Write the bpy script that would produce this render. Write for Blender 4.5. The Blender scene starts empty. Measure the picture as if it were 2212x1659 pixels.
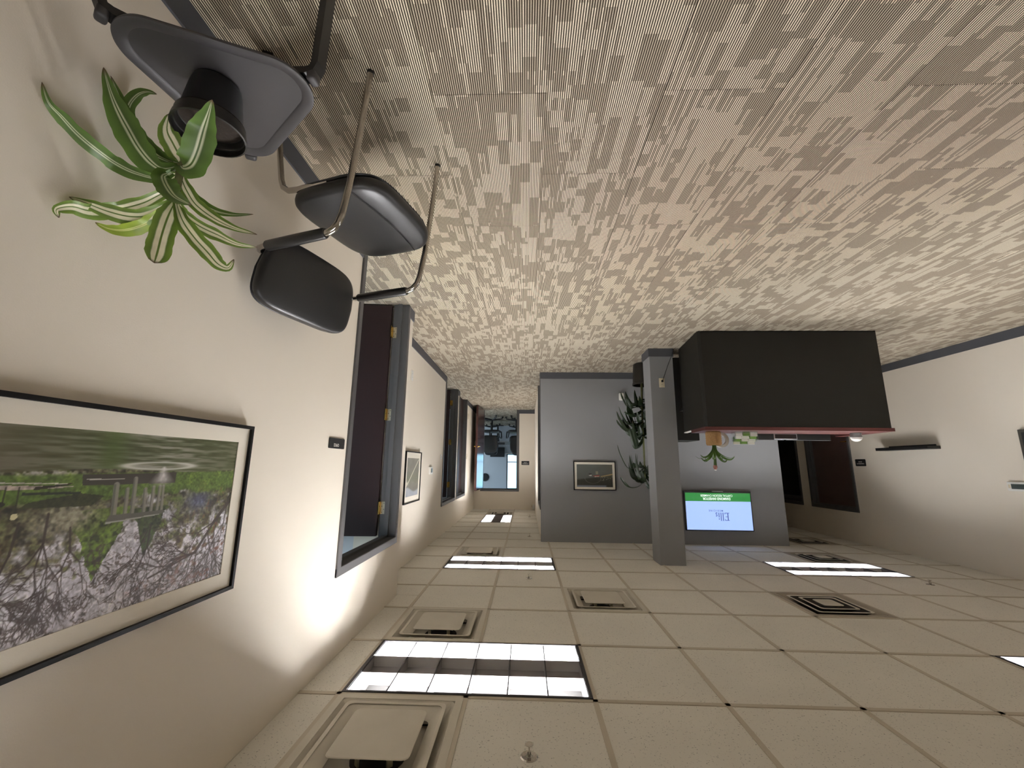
import bpy, bmesh, math, random
import numpy as np
from mathutils import Vector, Matrix
random.seed(7); np.random.seed(7)
SC = bpy.context.scene
COL = SC.collection
R = math.radians

# ------------------------------------------------------------------ camera
F_PX, PITCH, ROLL, YAW = 887.13, -0.1964, -0.0110, -0.0354
H = 2.519                                     # ceiling height
CAM = Vector((0.3298, -2.189, H - 1.0751))
_f0 = Vector((-math.sin(YAW), math.cos(YAW), 0)); _r0 = Vector((math.cos(YAW), math.sin(YAW), 0)); _z = Vector((0, 0, 1))
FWD = _f0 * math.cos(PITCH) + _z * math.sin(PITCH)
UP0 = -_f0 * math.sin(PITCH) + _z * math.cos(PITCH)
RIGHT = _r0 * math.cos(ROLL) - UP0 * math.sin(ROLL)
UP = _r0 * math.sin(ROLL) + UP0 * math.cos(ROLL)
cam_d = bpy.data.cameras.new('camera'); cam = bpy.data.objects.new('camera', cam_d); COL.objects.link(cam)
cam_d.sensor_width = 36.0; cam_d.lens = F_PX * 36.0 / 2212.0; cam_d.clip_start = 0.02; cam_d.clip_end = 200
# the photograph was taken with the phone held upside down: the camera is rolled by half a turn
m = Matrix((( -RIGHT.x, -UP.x, -FWD.x, CAM.x), (-RIGHT.y, -UP.y, -FWD.y, CAM.y), (-RIGHT.z, -UP.z, -FWD.z, CAM.z), (0, 0, 0, 1)))
cam.matrix_world = m
SC.camera = cam

def ray(px, py):
    a = (1106 - px) / F_PX; b = (py - 829.5) / F_PX
    return FWD + RIGHT * a + UP * b
def on_y(px, py, y):
    d = ray(px, py); return CAM + d * ((y - CAM.y) / d.y)
def on_x(px, py, x):
    d = ray(px, py); return CAM + d * ((x - CAM.x) / d.x)
def on_z(px, py, z):
    d = ray(px, py); return CAM + d * ((z - CAM.z) / d.z)

# ------------------------------------------------------------------ world, exposure
wd = bpy.data.worlds.new('daylight'); SC.world = wd; wd.use_nodes = True
bg = wd.node_tree.nodes['Background']; bg.inputs[0].default_value = (0.70, 0.87, 1.0, 1); bg.inputs[1].default_value = 3.6
SC.view_settings.view_transform = 'Standard'; SC.view_settings.look = 'None'
SC.view_settings.gamma = 1.0; SC.view_settings.use_curve_mapping = False
SC.view_settings.exposure = 0.72
LAMP = 125.0; LAMP_ADDED = 32.0                                     # radiance of the fluorescent cells; lower value for two added unseen fittings

# ------------------------------------------------------------------ key positions (metres)
T = 0.6096
XR, XL, X2, X3 = 1.416, -4.685, 1.655, 0.105
YC1, YG, YE, YB = 1.525, 4.12, 8.53, -3.9
XG = -3.425                                    # free end of the grey wall
YHALL = 9.2

# ------------------------------------------------------------------ materials
def s2l(c):
    return tuple(((v / 255.0) / 12.92 if v / 255.0 <= 0.04045 else ((v / 255.0 + 0.055) / 1.055) ** 2.4) for v in c[:3])
def nodes(name):
    mt = bpy.data.materials.new(name); mt.use_nodes = True
    nt = mt.node_tree; b = nt.nodes['Principled BSDF']
    return mt, nt, b
def mat(name, rgb, rough=0.6, metal=0.0, var=0.06, vscale=8.0, bump=0.0, bscale=200.0, spec=0.5, emit=None, estr=0.0):
    mt, nt, b = nodes(name); N = nt.nodes; L = nt.links
    c = s2l(rgb)
    tc = N.new('ShaderNodeTexCoord')
    if var > 0:
        nz = N.new('ShaderNodeTexNoise'); nz.inputs['Scale'].default_value = vscale; nz.inputs['Detail'].default_value = 4
        L.new(tc.outputs['Object'], nz.inputs['Vector'])
        mx = N.new('ShaderNodeMix'); mx.data_type = 'RGBA'
        mx.inputs[6].default_value = tuple(v * (1 - var) for v in c) + (1,); mx.inputs[7].default_value = tuple(min(1, v * (1 + var)) for v in c) + (1,)
        L.new(nz.outputs['Fac'], mx.inputs[0]); L.new(mx.outputs[2], b.inputs['Base Color'])
    else:
        b.inputs['Base Color'].default_value = c + (1,)
    b.inputs['Roughness'].default_value = rough; b.inputs['Metallic'].default_value = metal
    b.inputs['Specular IOR Level'].default_value = spec
    if bump > 0:
        nb = N.new('ShaderNodeTexNoise'); nb.inputs['Scale'].default_value = bscale; nb.inputs['Detail'].default_value = 3
        L.new(tc.outputs['Object'], nb.inputs['Vector'])
        bp = N.new('ShaderNodeBump'); bp.inputs['Strength'].default_value = bump; bp.inputs['Distance'].default_value = 0.002
        L.new(nb.outputs['Fac'], bp.inputs['Height']); L.new(bp.outputs['Normal'], b.inputs['Normal'])
    if emit:
        b.inputs['Emission Color'].default_value = s2l(emit) + (1,); b.inputs['Emission Strength'].default_value = estr
    return mt
def attr_mat(name, attr='Col', rough=0.5, emit=0.0, spec=0.5):
    mt, nt, b = nodes(name); N = nt.nodes; L = nt.links
    a = N.new('ShaderNodeVertexColor'); a.layer_name = attr
    L.new(a.outputs['Color'], b.inputs['Base Color']); b.inputs['Roughness'].default_value = rough
    b.inputs['Specular IOR Level'].default_value = spec
    return mt
def glass_mat(name, tint=(0.9, 0.95, 0.95), refl=0.12, rough=0.02):
    mt = bpy.data.materials.new(name); mt.use_nodes = True; nt = mt.node_tree; N = nt.nodes; L = nt.links
    N.remove(N['Principled BSDF']); out = N['Material Output']
    tr = N.new('ShaderNodeBsdfTransparent'); tr.inputs[0].default_value = tint + (1,)
    gl = N.new('ShaderNodeBsdfGlossy'); gl.inputs['Roughness'].default_value = rough
    mx = N.new('ShaderNodeMixShader'); mx.inputs[0].default_value = refl
    L.new(tr.outputs[0], mx.inputs[1]); L.new(gl.outputs[0], mx.inputs[2]); L.new(mx.outputs[0], out.inputs[0])
    return mt
def emit_mat(name, rgb, strength):
    mt, nt, b = nodes(name)
    b.inputs['Base Color'].default_value = (0.03, 0.03, 0.03, 1)
    b.inputs['Emission Color'].default_value = s2l(rgb) + (1,); b.inputs['Emission Strength'].default_value = strength
    return mt

def carpet_mat():
    mt, nt, b = nodes('carpet'); N = nt.nodes; L = nt.links
    def mth(op, a, c=None, d=None):
        n = N.new('ShaderNodeMath'); n.operation = op
        for i, v in enumerate((a, c, d)):
            if v is None: continue
            if isinstance(v, (int, float)): n.inputs[i].default_value = v
            else: L.new(v, n.inputs[i])
        return n.outputs[0]
    def white(x, y):
        cb = N.new('ShaderNodeCombineXYZ'); L.new(x, cb.inputs[0])
        if isinstance(y, (int, float)): cb.inputs[1].default_value = y
        else: L.new(y, cb.inputs[1])
        w = N.new('ShaderNodeTexWhiteNoise'); w.noise_dimensions = '2D'; L.new(cb.outputs[0], w.inputs['Vector']); return w.outputs['Value']
    g = N.new('ShaderNodeNewGeometry'); sp = N.new('ShaderNodeSeparateXYZ'); L.new(g.outputs['Position'], sp.inputs[0])
    oi = N.new('ShaderNodeObjectInfo')
    off = mth('FLOOR', mth('MULTIPLY', oi.outputs['Random'], 4000.0))
    RIB = 0.0083
    xr = mth('DIVIDE', sp.outputs[0], RIB)
    rib = mth('FLOOR', xr)
    ribo = mth('ADD', rib, off)
    y = sp.outputs[1]
    def level(nr, ln, seed):
        col = mth('FLOOR', mth('DIVIDE', mth('ADD', ribo, float(seed)), float(nr)))
        sh = white(col, 3.0 + seed)
        # rows of uneven length: shift by column, then random row length picked by column
        lnv = mth('MULTIPLY_ADD', white(col, 9.0 + seed), ln * 1.2, ln * 0.5)
        row = mth('FLOOR', mth('DIVIDE', mth('ADD', y, mth('MULTIPLY', sh, 5.0)), lnv))
        return white(mth('ADD', mth('MULTIPLY', col, 1.37), float(seed)), mth('ADD', row, off))
    n1 = level(6, 0.11, 0); n2 = level(2, 0.26, 11); n3 = level(1, 0.34, 23)
    sel_block = mth('GREATER_THAN', n1, 0.70)          # broad light blocks
    stripes = mth('GREATER_THAN', n2, 0.52)
    fine = mth('GREATER_THAN', n3, 0.5)
    usestr = mth('LESS_THAN', n1, 0.40)
    usefine = mth('LESS_THAN', n1, 0.20)
    s1 = N.new('ShaderNodeMix'); s1.data_type = 'FLOAT'; L.new(usestr, s1.inputs[0]); L.new(sel_block, s1.inputs[2]); L.new(stripes, s1.inputs[3])
    s2 = N.new('ShaderNodeMix'); s2.data_type = 'FLOAT'; L.new(usefine, s2.inputs[0]); L.new(s1.outputs[0], s2.inputs[2]); L.new(fine, s2.inputs[3])
    nz = N.new('ShaderNodeTexNoise'); nz.inputs['Scale'].default_value = 420; nz.inputs['Detail'].default_value = 2
    L.new(g.outputs['Position'], nz.inputs['Vector'])
    cm = N.new('ShaderNodeMix'); cm.data_type = 'RGBA'
    cm.inputs[6].default_value = s2l((184, 171, 151)) + (1,); cm.inputs[7].default_value = s2l((232, 219, 196)) + (1,)
    L.new(s2.outputs[0], cm.inputs[0])
    fr = mth('ABSOLUTE', mth('SUBTRACT', mth('FRACT', xr), 0.5))      # 0 on the rib, .5 in the groove
    gr = N.new('ShaderNodeMapRange'); gr.interpolation_type = 'SMOOTHSTEP'; L.new(fr, gr.inputs[0])
    gr.inputs[1].default_value = 0.13; gr.inputs[2].default_value = 0.38; gr.inputs[3].default_value = 1.0; gr.inputs[4].default_value = 0.0
    var = mth('MULTIPLY_ADD', nz.outputs['Fac'], 0.8, 0.56)
    vm = N.new('ShaderNodeVectorMath'); vm.operation = 'SCALE'; L.new(cm.outputs[2], vm.inputs[0]); L.new(var, vm.inputs['Scale'])
    gm = N.new('ShaderNodeMix'); gm.data_type = 'RGBA'; L.new(gr.outputs[0], gm.inputs[0]); gm.inputs[6].default_value = s2l((46, 36, 27)) + (1,); L.new(vm.outputs[0], gm.inputs[7])
    L.new(gm.outputs[2], b.inputs['Base Color'])
    b.inputs['Roughness'].default_value = 0.95; b.inputs['Specular IOR Level'].default_value = 0.15
    bp = N.new('ShaderNodeBump'); bp.inputs['Strength'].default_value = 0.4; bp.inputs['Distance'].default_value = 0.002
    L.new(gr.outputs[0], bp.inputs['Height']); L.new(bp.outputs['Normal'], b.inputs['Normal'])
    return mt

def tile_mat():
    mt, nt, b = nodes('ceiling_tile_fissured'); N = nt.nodes; L = nt.links
    g = N.new('ShaderNodeNewGeometry')
    v = N.new('ShaderNodeTexNoise'); v.inputs['Scale'].default_value = 150; v.inputs['Detail'].default_value = 2; L.new(g.outputs['Position'], v.inputs['Vector'])
    mr = N.new('ShaderNodeMapRange'); L.new(v.outputs['Fac'], mr.inputs[0]); mr.inputs[1].default_value = 0.28; mr.inputs[2].default_value = 0.36; mr.inputs[3].default_value = 0.45; mr.inputs[4].default_value = 1.0
    n2 = N.new('ShaderNodeTexNoise'); n2.inputs['Scale'].default_value = 3; L.new(g.outputs['Position'], n2.inputs['Vector'])
    m2 = N.new('ShaderNodeMapRange'); L.new(n2.outputs['Fac'], m2.inputs[0]); m2.inputs[3].default_value = 0.93; m2.inputs[4].default_value = 1.05
    mu = N.new('ShaderNodeMath'); mu.operation = 'MULTIPLY'; L.new(mr.outputs[0], mu.inputs[0]); L.new(m2.outputs[0], mu.inputs[1])
    vm = N.new('ShaderNodeVectorMath'); vm.operation = 'SCALE'; vm.inputs[0].default_value = s2l((228, 224, 214)); L.new(mu.outputs[0], vm.inputs['Scale'])
    L.new(vm.outputs[0], b.inputs['Base Color']); b.inputs['Roughness'].default_value = 0.95; b.inputs['Specular IOR Level'].default_value = 0.1
    return mt

def leaf_mat(name, green, edge, cream, w0=0.16, w1=0.30, yellow=0.0):
    """strap leaf: green margins, pale bands either side of a dark midrib; 'across' runs -1..1 over the blade"""
    mt, nt, b = nodes(name); N = nt.nodes; L = nt.links
    a = N.new('ShaderNodeAttribute'); a.attribute_name = 'across'
    ab = N.new('ShaderNodeMath'); ab.operation = 'ABSOLUTE'; L.new(a.outputs['Fac'], ab.inputs[0])
    rp = N.new('ShaderNodeValToRGB'); L.new(ab.outputs[0], rp.inputs[0])
    e = rp.color_ramp.elements; e[0].position = 0.0; e[0].color = s2l(green) + (1,); e[1].position = 1.0; e[1].color = s2l(edge) + (1,)
    for p, c in ((w0 * 0.45, green), (w0 * 0.7, cream), (w1, cream), (w1 + 0.10, green)):
        x = rp.color_ramp.elements.new(p); x.color = s2l(c) + (1,)
    nz = N.new('ShaderNodeTexNoise'); nz.inputs['Scale'].default_value = 25
    tc = N.new('ShaderNodeTexCoord'); L.new(tc.outputs['Object'], nz.inputs['Vector'])
    mr = N.new('ShaderNodeMapRange'); L.new(nz.outputs['Fac'], mr.inputs[0]); mr.inputs[3].default_value = 0.7; mr.inputs[4].default_value = 1.25
    al = N.new('ShaderNodeAttribute'); al.attribute_name = 'along'
    br = N.new('ShaderNodeMapRange'); L.new(al.outputs['Fac'], br.inputs[0]); br.inputs[1].default_value = 0.93; br.inputs[2].default_value = 0.98
    vm = N.new('ShaderNodeVectorMath'); vm.operation = 'SCALE'; L.new(rp.outputs[0], vm.inputs[0]); L.new(mr.outputs[0], vm.inputs['Scale'])
    tip = N.new('ShaderNodeMix'); tip.data_type = 'RGBA'; L.new(br.outputs[0], tip.inputs[0]); L.new(vm.outputs[0], tip.inputs[6]); tip.inputs[7].default_value = s2l((92, 70, 48)) + (1,)
    L.new(tip.outputs[2], b.inputs['Base Color']); b.inputs['Roughness'].default_value = 0.4
    b.inputs['Subsurface Weight'].default_value = 0.0
    tb = N.new('ShaderNodeBsdfTranslucent'); L.new(tip.outputs[2], tb.inputs[0])
    mx = N.new('ShaderNodeMixShader'); mx.inputs[0].default_value = 0.25
    L.new(b.outputs[0], mx.inputs[1]); L.new(tb.outputs[0], mx.inputs[2]); L.new(mx.outputs[0], N['Material Output'].inputs[0])
    return mt

M = {}
M['carpet'] = carpet_mat()
M['tile'] = tile_mat()
M['wall'] = mat('cream_paint', (232, 223, 208), 0.75, var=0.02, vscale=2, bump=0.15, bscale=250)
M['grey'] = mat('grey_paint', (138, 139, 141), 0.6, var=0.02, vscale=2, bump=0.15, bscale=250)
M['base'] = mat('charcoal_rubber', (72, 73, 78), 0.55, var=0.04)
M['frame'] = mat('charcoal_enamel', (76, 75, 75), 0.45, var=0.03)
M['grid'] = mat('white_enamel_grid', (196, 186, 168), 0.6, var=0.02)
M['slab'] = mat('plenum', (60, 58, 55), 0.9)
M['maroon'] = mat('dark_mahogany', (36, 19, 19), 0.5, var=0.15, vscale=3, spec=0.4)
M['brown_door'] = mat('brown_wood_door', (76, 57, 52), 0.35, var=0.12, vscale=3)
M['brass'] = mat('polished_brass', (214, 176, 92), 0.25, 1.0, var=0.05)
M['steel'] = mat('steel_plate', (205, 200, 180), 0.35, 0.9, var=0.05)
M['dark'] = mat('dark_hole', (22, 21, 22), 0.8)
M['white'] = mat('white_plastic', (228, 226, 220), 0.45, var=0.02)
M['beige'] = mat('ivory_plastic', (214, 203, 176), 0.45, var=0.02)
M['lcd'] = mat('grey_display', (64, 72, 70), 0.3)
M['black'] = mat('black_plastic', (17, 17, 18), 0.45, var=0.05)
M['blacksoft'] = mat('black_vinyl', (26, 25, 25), 0.38, var=0.06, vscale=14, bump=0.08, bscale=120)
M['chrome'] = mat('chrome', (186, 181, 174), 0.14, 1.0, var=0.02)
M['table'] = mat('charcoal_moulded_plastic', (56, 54, 55), 0.5, var=0.05, vscale=5)
M['tableleg'] = mat('black_powder_coat', (20, 19, 19), 0.45, var=0.05)
M['pot'] = mat('black_nursery_pot', (22, 21, 19), 0.35, var=0.1, vscale=12)
M['soil'] = mat('dark_bark_soil', (38, 28, 19), 0.9, var=0.6, vscale=90, bump=0.8, bscale=90)
M['stem'] = mat('green_brown_stem', (96, 100, 58), 0.6, var=0.3, vscale=30)
M['leaf_var'] = leaf_mat('variegated_leaf', (98, 124, 50), (124, 152, 64), (246, 242, 214), 0.14, 0.42)
M['leaf_grn'] = leaf_mat('green_striped_leaf', (76, 102, 44), (96, 128, 54), (206, 212, 178), 0.10, 0.15)
M['leaf_yel'] = leaf_mat('yellow_green_leaf', (132, 156, 44), (150, 172, 56), (222, 226, 150), 0.06, 0.10)
M['leaf_dark'] = leaf_mat('dark_green_leaf', (30, 46, 24), (34, 52, 26), (46, 62, 36), 0.05, 0.08)
M['mat_board'] = mat('white_mat_board', (236, 229, 214), 0.85, var=0.015, bump=0.1, bscale=300)
M['black_frame'] = mat('black_picture_frame', (14, 13, 13), 0.6, spec=0.2)
M['pic_glass'] = glass_mat('picture_glass', (0.98, 0.98, 0.97), 0.04, 0.08)
M['art'] = attr_mat('printed_photograph', 'Col', 0.5)
M['desk'] = mat('dark_laminate', (26, 24, 19), 0.55, var=0.06, vscale=4, spec=0.2)
M['cherry'] = mat('cherry_counter', (74, 26, 22), 0.45, var=0.12, vscale=5)
M['wicker'] = mat('woven_wicker', (150, 116, 72), 0.85, var=0.5, vscale=120, bump=1.0, bscale=150)
M['succ'] = mat('succulent_green', (62, 92, 34), 0.45, var=0.25, vscale=20)
M['pink'] = mat('dusty_pink_bloom', (160, 110, 98), 0.6, var=0.2, vscale=60)
M['cardwhite'] = mat('white_card', (232, 230, 222), 0.7, var=0.03)
M['cardgreen'] = mat('green_card', (120, 158, 76), 0.7, var=0.05)
M['acrylic'] = glass_mat('clear_acrylic', (0.93, 0.95, 0.95), 0.15)
M['grill'] = mat('off_white_register', (206, 199, 184), 0.5, var=0.10, vscale=6)
M['grill_dirty'] = mat('dusty_register', (168, 158, 142), 0.7, var=0.25, vscale=7)
M['soot'] = mat('sooty_register', (58, 53, 47), 0.8, var=0.4, vscale=6)
M['duct'] = mat('dark_duct', (48, 47, 50), 0.6, 0.3)
M['alum'] = mat('aluminium_louver', (225, 224, 226), 0.35, 0.35, var=0.02)
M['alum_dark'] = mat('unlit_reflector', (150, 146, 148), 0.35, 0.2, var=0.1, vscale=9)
M['lamp'] = emit_mat('fluorescent_glow', (252, 251, 252), LAMP)
M['lamp_added'] = emit_mat('added_dim_glow', (250, 249, 252), LAMP_ADDED)
M['lampwhite'] = mat('white_reflector', (240, 240, 240), 0.5, var=0.01)
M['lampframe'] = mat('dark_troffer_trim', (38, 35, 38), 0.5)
M['screen_blue'] = emit_mat('screen_pale_blue', (158, 186, 250), 0.75)
M['screen_green'] = emit_mat('screen_green', (30, 128, 52), 0.7)
M['screen_white'] = emit_mat('screen_white_text', (235, 250, 240), 0.8)
M['screen_navy'] = emit_mat('screen_navy_text', (34, 62, 150), 0.6)
M['sign_text'] = mat('white_engraving', (220, 215, 208), 0.6)
M['glass'] = glass_mat('window_glass', (0.92, 0.97, 1.0), 0.06)
M['darkglass'] = mat('dark_tinted_glass', (16, 24, 18), 0.08, var=0.2, vscale=2)
M['confwall'] = mat('pale_grey_paint', (196, 200, 206), 0.7, var=0.02)
M['office'] = mat('office_paint', (205, 208, 212), 0.7, var=0.02)
M['chairblack'] = mat('office_chair_black', (22, 23, 26), 0.5, var=0.05)
M['tablewood'] = mat('dark_conference_table', (44, 36, 34), 0.12, var=0.1, vscale=4)
M['silver'] = mat('silver_trim', (190, 194, 200), 0.3, 0.8)
M['ground'] = mat('pale_pavement', (214, 220, 224), 0.9, var=0.05)
M['bluehouse'] = mat('pale_blue_facade', (190, 222, 232), 0.8, var=0.06)
M['treegreen'] = mat('yellow_green_leaves', (150, 170, 70), 0.7, var=0.3, vscale=3)  # yellow-green leaf colour, varied at random
M['bark'] = mat('bark', (90, 76, 60), 0.9, var=0.2)

# ------------------------------------------------------------------ mesh helpers
class MB:
    def __init__(s): s.v = []; s.f = []; s.sm = False
    def add(s, vs, fs):
        o = len(s.v); s.v += [tuple(v) for v in vs]; s.f += [tuple(i + o for i in f) for f in fs]; return s
    def box(s, x0, y0, z0, x1, y1, z1):
        x0, x1 = sorted((x0, x1)); y0, y1 = sorted((y0, y1)); z0, z1 = sorted((z0, z1))
        return s.add([(x0,y0,z0),(x1,y0,z0),(x1,y1,z0),(x0,y1,z0),(x0,y0,z1),(x1,y0,z1),(x1,y1,z1),(x0,y1,z1)],
                     [(3,2,1,0),(4,5,6,7),(0,1,5,4),(1,2,6,5),(2,3,7,6),(3,0,4,7)])
    def rbox(s, x0, y0, z0, x1, y1, z1, r=0.004, seg=2):
        x0, x1 = sorted((x0, x1)); y0, y1 = sorted((y0, y1)); z0, z1 = sorted((z0, z1))
        bm = bmesh.new(); bmesh.ops.create_cube(bm, size=1.0)
        for v in bm.verts:
            v.co = Vector(((x0+x1)/2 + v.co.x*(x1-x0), (y0+y1)/2 + v.co.y*(y1-y0), (z0+z1)/2 + v.co.z*(z1-z0)))
        bmesh.ops.bevel(bm, geom=bm.edges[:], offset=min(r, 0.45*min(x1-x0, y1-y0, z1-z0)), segments=seg, profile=0.5, affect='EDGES')
        bm.verts.index_update(); vs = [v.co.copy() for v in bm.verts]; fs = [[v.index for v in f.verts] for f in bm.faces]; bm.free()
        return s.add(vs, fs)
    def prism(s, poly, z0, z1):
        n = len(poly)
        return s.add([(x, y, z0) for x, y in poly] + [(x, y, z1) for x, y in poly],
                     [tuple(range(n))[::-1], tuple(range(n, 2*n))] + [(i, (i+1) % n, n+(i+1) % n, n+i) for i in range(n)])
    def lathe(s, prof, c=(0, 0, 0), seg=24, caps=True):
        vs = []; fs = []
        for (r, z) in prof:
            for k in range(seg):
                a = 2*math.pi*k/seg; vs.append((c[0]+r*math.cos(a), c[1]+r*math.sin(a), c[2]+z))
        n = len(prof)
        for i in range(n-1):
            for k in range(seg):
                fs.append((i*seg+k, i*seg+(k+1) % seg, (i+1)*seg+(k+1) % seg, (i+1)*seg+k))
        if caps:
            fs.append(tuple(range(seg))[::-1]); fs.append(tuple((n-1)*seg+k for k in range(seg)))
        return s.add(vs, fs)
    def lx(s, prof, seg, fn):
        b2 = MB(); b2.lathe(prof, (0, 0, 0), seg); return s.add([fn(Vector(v)) for v in b2.v], b2.f)
    def tube(s, pts, r, seg=10, square=False, caps=True):
        pts = [Vector(p) for p in pts]; n = len(pts); rs = r if isinstance(r, (list, tuple)) else [r]*n
        vs = []; fs = []; prev = None
        if square: seg = 4
        for i, p in enumerate(pts):
            t = (pts[min(i+1, n-1)] - pts[max(i-1, 0)])
            t = t.normalized() if t.length > 1e-9 else Vector((0, 0, 1))
            if prev is None:
                ref = Vector((0, 0, 1)) if abs(t.z) < 0.9 else Vector((1, 0, 0))
                a = t.cross(ref).normalized()
            else:
                a = (prev - t*prev.dot(t)).normalized()
            prev = a; b = t.cross(a).normalized()
            for k in range(seg):
                an = 2*math.pi*(k+0.5*square)/seg
                vs.append(p + (a*math.cos(an) + b*math.sin(an))*rs[i])
        for i in range(n-1):
            for k in range(seg):
                fs.append((i*seg+k, i*seg+(k+1) % seg, (i+1)*seg+(k+1) % seg, (i+1)*seg+k))
        if caps: fs.append(tuple(range(seg))[::-1]); fs.append(tuple((n-1)*seg+k for k in range(seg)))
        return s.add(vs, fs)
    def sphere(s, c, r, seg=14, rings=8, sz=1.0, z_from=-1.0):
        prof = []
        for i in range(rings+1):
            a = -math.pi/2 + math.pi*i/rings
            if math.sin(a) < z_from - 1e-6: continue
            prof.append((max(r*math.cos(a), 1e-4), r*math.sin(a)*sz))
        return s.lathe(prof, c, seg)
    def xf(s, fn): s.v = [tuple(fn(Vector(v))) for v in s.v]; return s
    def mesh(s, name, mt, smooth=False):
        me = bpy.data.meshes.new(name); me.from_pydata(s.v, [], s.f); me.materials.append(mt)
        bm = bmesh.new(); bm.from_mesh(me); bmesh.ops.recalc_face_normals(bm, faces=bm.faces[:]); bm.to_mesh(me); bm.free()
        if smooth:
            for p in me.polygons: p.use_smooth = True
            try: me.set_sharp_from_angle(angle=R(40))
            except Exception: pass
        return me
    def build(s, name, mt, parent=None, smooth=False, world=True):
        """world=True: vertices are given in world space and moved into the (unrotated) parent's space"""
        if parent is not None and world:
            o = worldloc(parent); s.v = [(v[0]-o.x, v[1]-o.y, v[2]-o.z) for v in s.v]
        ob = bpy.data.objects.new(name, s.mesh(name, M[mt] if isinstance(mt, str) else mt, smooth)); COL.objects.link(ob)
        if parent is not None: ob.parent = parent
        return ob
def worldloc(o):
    v = Vector((0, 0, 0))
    while o is not None: v += o.location; o = o.parent
    return v
def tag(o, label=None, cat=None, group=None, kind=None):
    if label: o['label'] = label
    if cat: o['category'] = cat
    if group: o['group'] = group
    if kind: o['kind'] = kind
    return o
def thing(name, label, cat, loc=(0, 0, 0), rz=0.0, group=None, kind=None):
    o = bpy.data.objects.new(name, None); COL.objects.link(o); o.location = loc; o.rotation_euler = (0, 0, rz); o.empty_display_size = 0.05
    return tag(o, label, cat, group, kind)
def dup(o, parent=None, loc=None, rz=None):
    c = o.copy(); COL.objects.link(c); c.parent = parent
    if loc is not None: c.location = loc
    if rz is not None: c.rotation_euler = (0, 0, rz)
    for ch in [x for x in bpy.data.objects if x.parent == o and x != c]: dup(ch, c)
    return c
def link(name, me, parent, loc=(0, 0, 0)):
    o = bpy.data.objects.new(name, me); COL.objects.link(o); o.parent = parent; o.location = loc; return o
def text_mesh(txt, size, sx=1.0, align='CENTER', extrude=0.0, bold=0.0):
    cu = bpy.data.curves.new('txt', 'FONT'); cu.body = txt; cu.size = size; cu.align_x = align; cu.align_y = 'CENTER'; cu.extrude = extrude; cu.offset = bold; cu.resolution_u = 3
    ob = bpy.data.objects.new('txt', cu); COL.objects.link(ob)
    dg = bpy.context.evaluated_depsgraph_get(); dg.update(); me = bpy.data.meshes.new_from_object(ob.evaluated_get(dg))
    vs = [(v.co.x*sx, v.co.y, v.co.z) for v in me.vertices]; fs = [tuple(p.vertices) for p in me.polygons]
    bpy.data.objects.remove(ob); bpy.data.curves.remove(cu); bpy.data.meshes.remove(me)
    return vs, fs
def put_text(name, txt, size, origin, xd, yd, mt, parent, sx=1.0, bold=0.0):
    vs, fs = text_mesh(txt, size, sx, bold=bold); xd = Vector(xd); yd = Vector(yd); o = Vector(origin); n = xd.cross(yd)
    b = MB(); b.add([o + xd*v[0] + yd*v[1] + n*v[2] for v in vs], fs)
    return b.build(name, mt, parent)

# ================================================================== SETTING
def struct(b, name, mt, label, cat, parent=None):
    o = b.build(name, mt, parent); return tag(o, label, cat, kind='structure')

# ---- floor: base slab and carpet planks (18 x 36 inch, brick pattern)
b = MB(); b.box(-5.2, -4.2, -0.12, 5.0, 13.3, -0.006)
floor = struct(b, 'floor', 'carpet', 'beige and taupe striped carpet tile floor', 'floor')
PW, PL = 0.4572, 0.9144
plank_me = MB().rbox(-PW/2+0.0007, -PL/2+0.0007, -0.006, PW/2-0.0007, PL/2-0.0007, 0.0, 0.0012, 1).mesh('carpet_plank', M['carpet'])
def inside(x, y):
    if XL - 0.2 < x < XR + 0.2 and YB < y < YG + 0.3: return True
    if X3 - 0.2 < x < X2 + 0.2 and y <= 8.9: return y > YC1 - 0.5
    if XL - 0.2 < x < XG + 0.25 and YG < y < YHALL: return True
    return False
for i in range(-12, 5):
    for j in range(-5, 11):
        cx = 0.252 + (i - 0.5) * PW
        cy = (-0.36 if i % 2 == 0 else -0.82) + (j + 0.5) * PL
        if any(inside(cx + dx, cy + dy) for dx in (-.2, 0, .2) for dy in (-.42, 0, .42)):
            link('carpet_tile', plank_me, floor, (cx, cy, 0))

# ---- ceiling: plenum slab, tiles, grid
b = MB(); b.box(-5.2, -4.2, H+0.16, 5.0, 13.3, H+0.2)
ceiling = struct(b, 'ceiling', 'slab', 'suspended ceiling of square fissured white tiles in a metal grid', 'ceiling')
LIGHTS = {'a': (0, 0), 'b': (0, 4), 'c': (-6, 4), 'd': (-6, 0), 'e': (0, -4), 'f': (-6, -4)}       # lower-left grid cell of each two-tile fitting
taken = set()
for (i, j) in LIGHTS.values(): taken |= {(i, j), (i+1, j)}
taken |= {(1, 10), (1, 11)}
VENTS = [(1, -1), (1, 1), (-1, 2), (-4, 2), (1, 5), (-6, 5), (-7, 7), (1, 12)]
taken |= set(VENTS)
def ceil_rects():
    return [(XL, XR, YB, YG), (XR, X2, YC1, YG), (X3, X2, YG, YE), (XL, XG, YG, YHALL)]
tile_cache = {}
def tile(x0, x1, y0, y1):
    k = (round(x1-x0, 3), round(y1-y0, 3))
    if k not in tile_cache:
        w, d = k[0]/2, k[1]/2
        tile_cache[k] = MB().rbox(-w, -d, 0, w, d, 0.014, 0.002, 1).mesh('ceiling_tile', M['tile'])
    link('ceiling_tile', tile_cache[k], ceiling, ((x0+x1)/2, (y0+y1)/2, H + 0.004))
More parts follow.
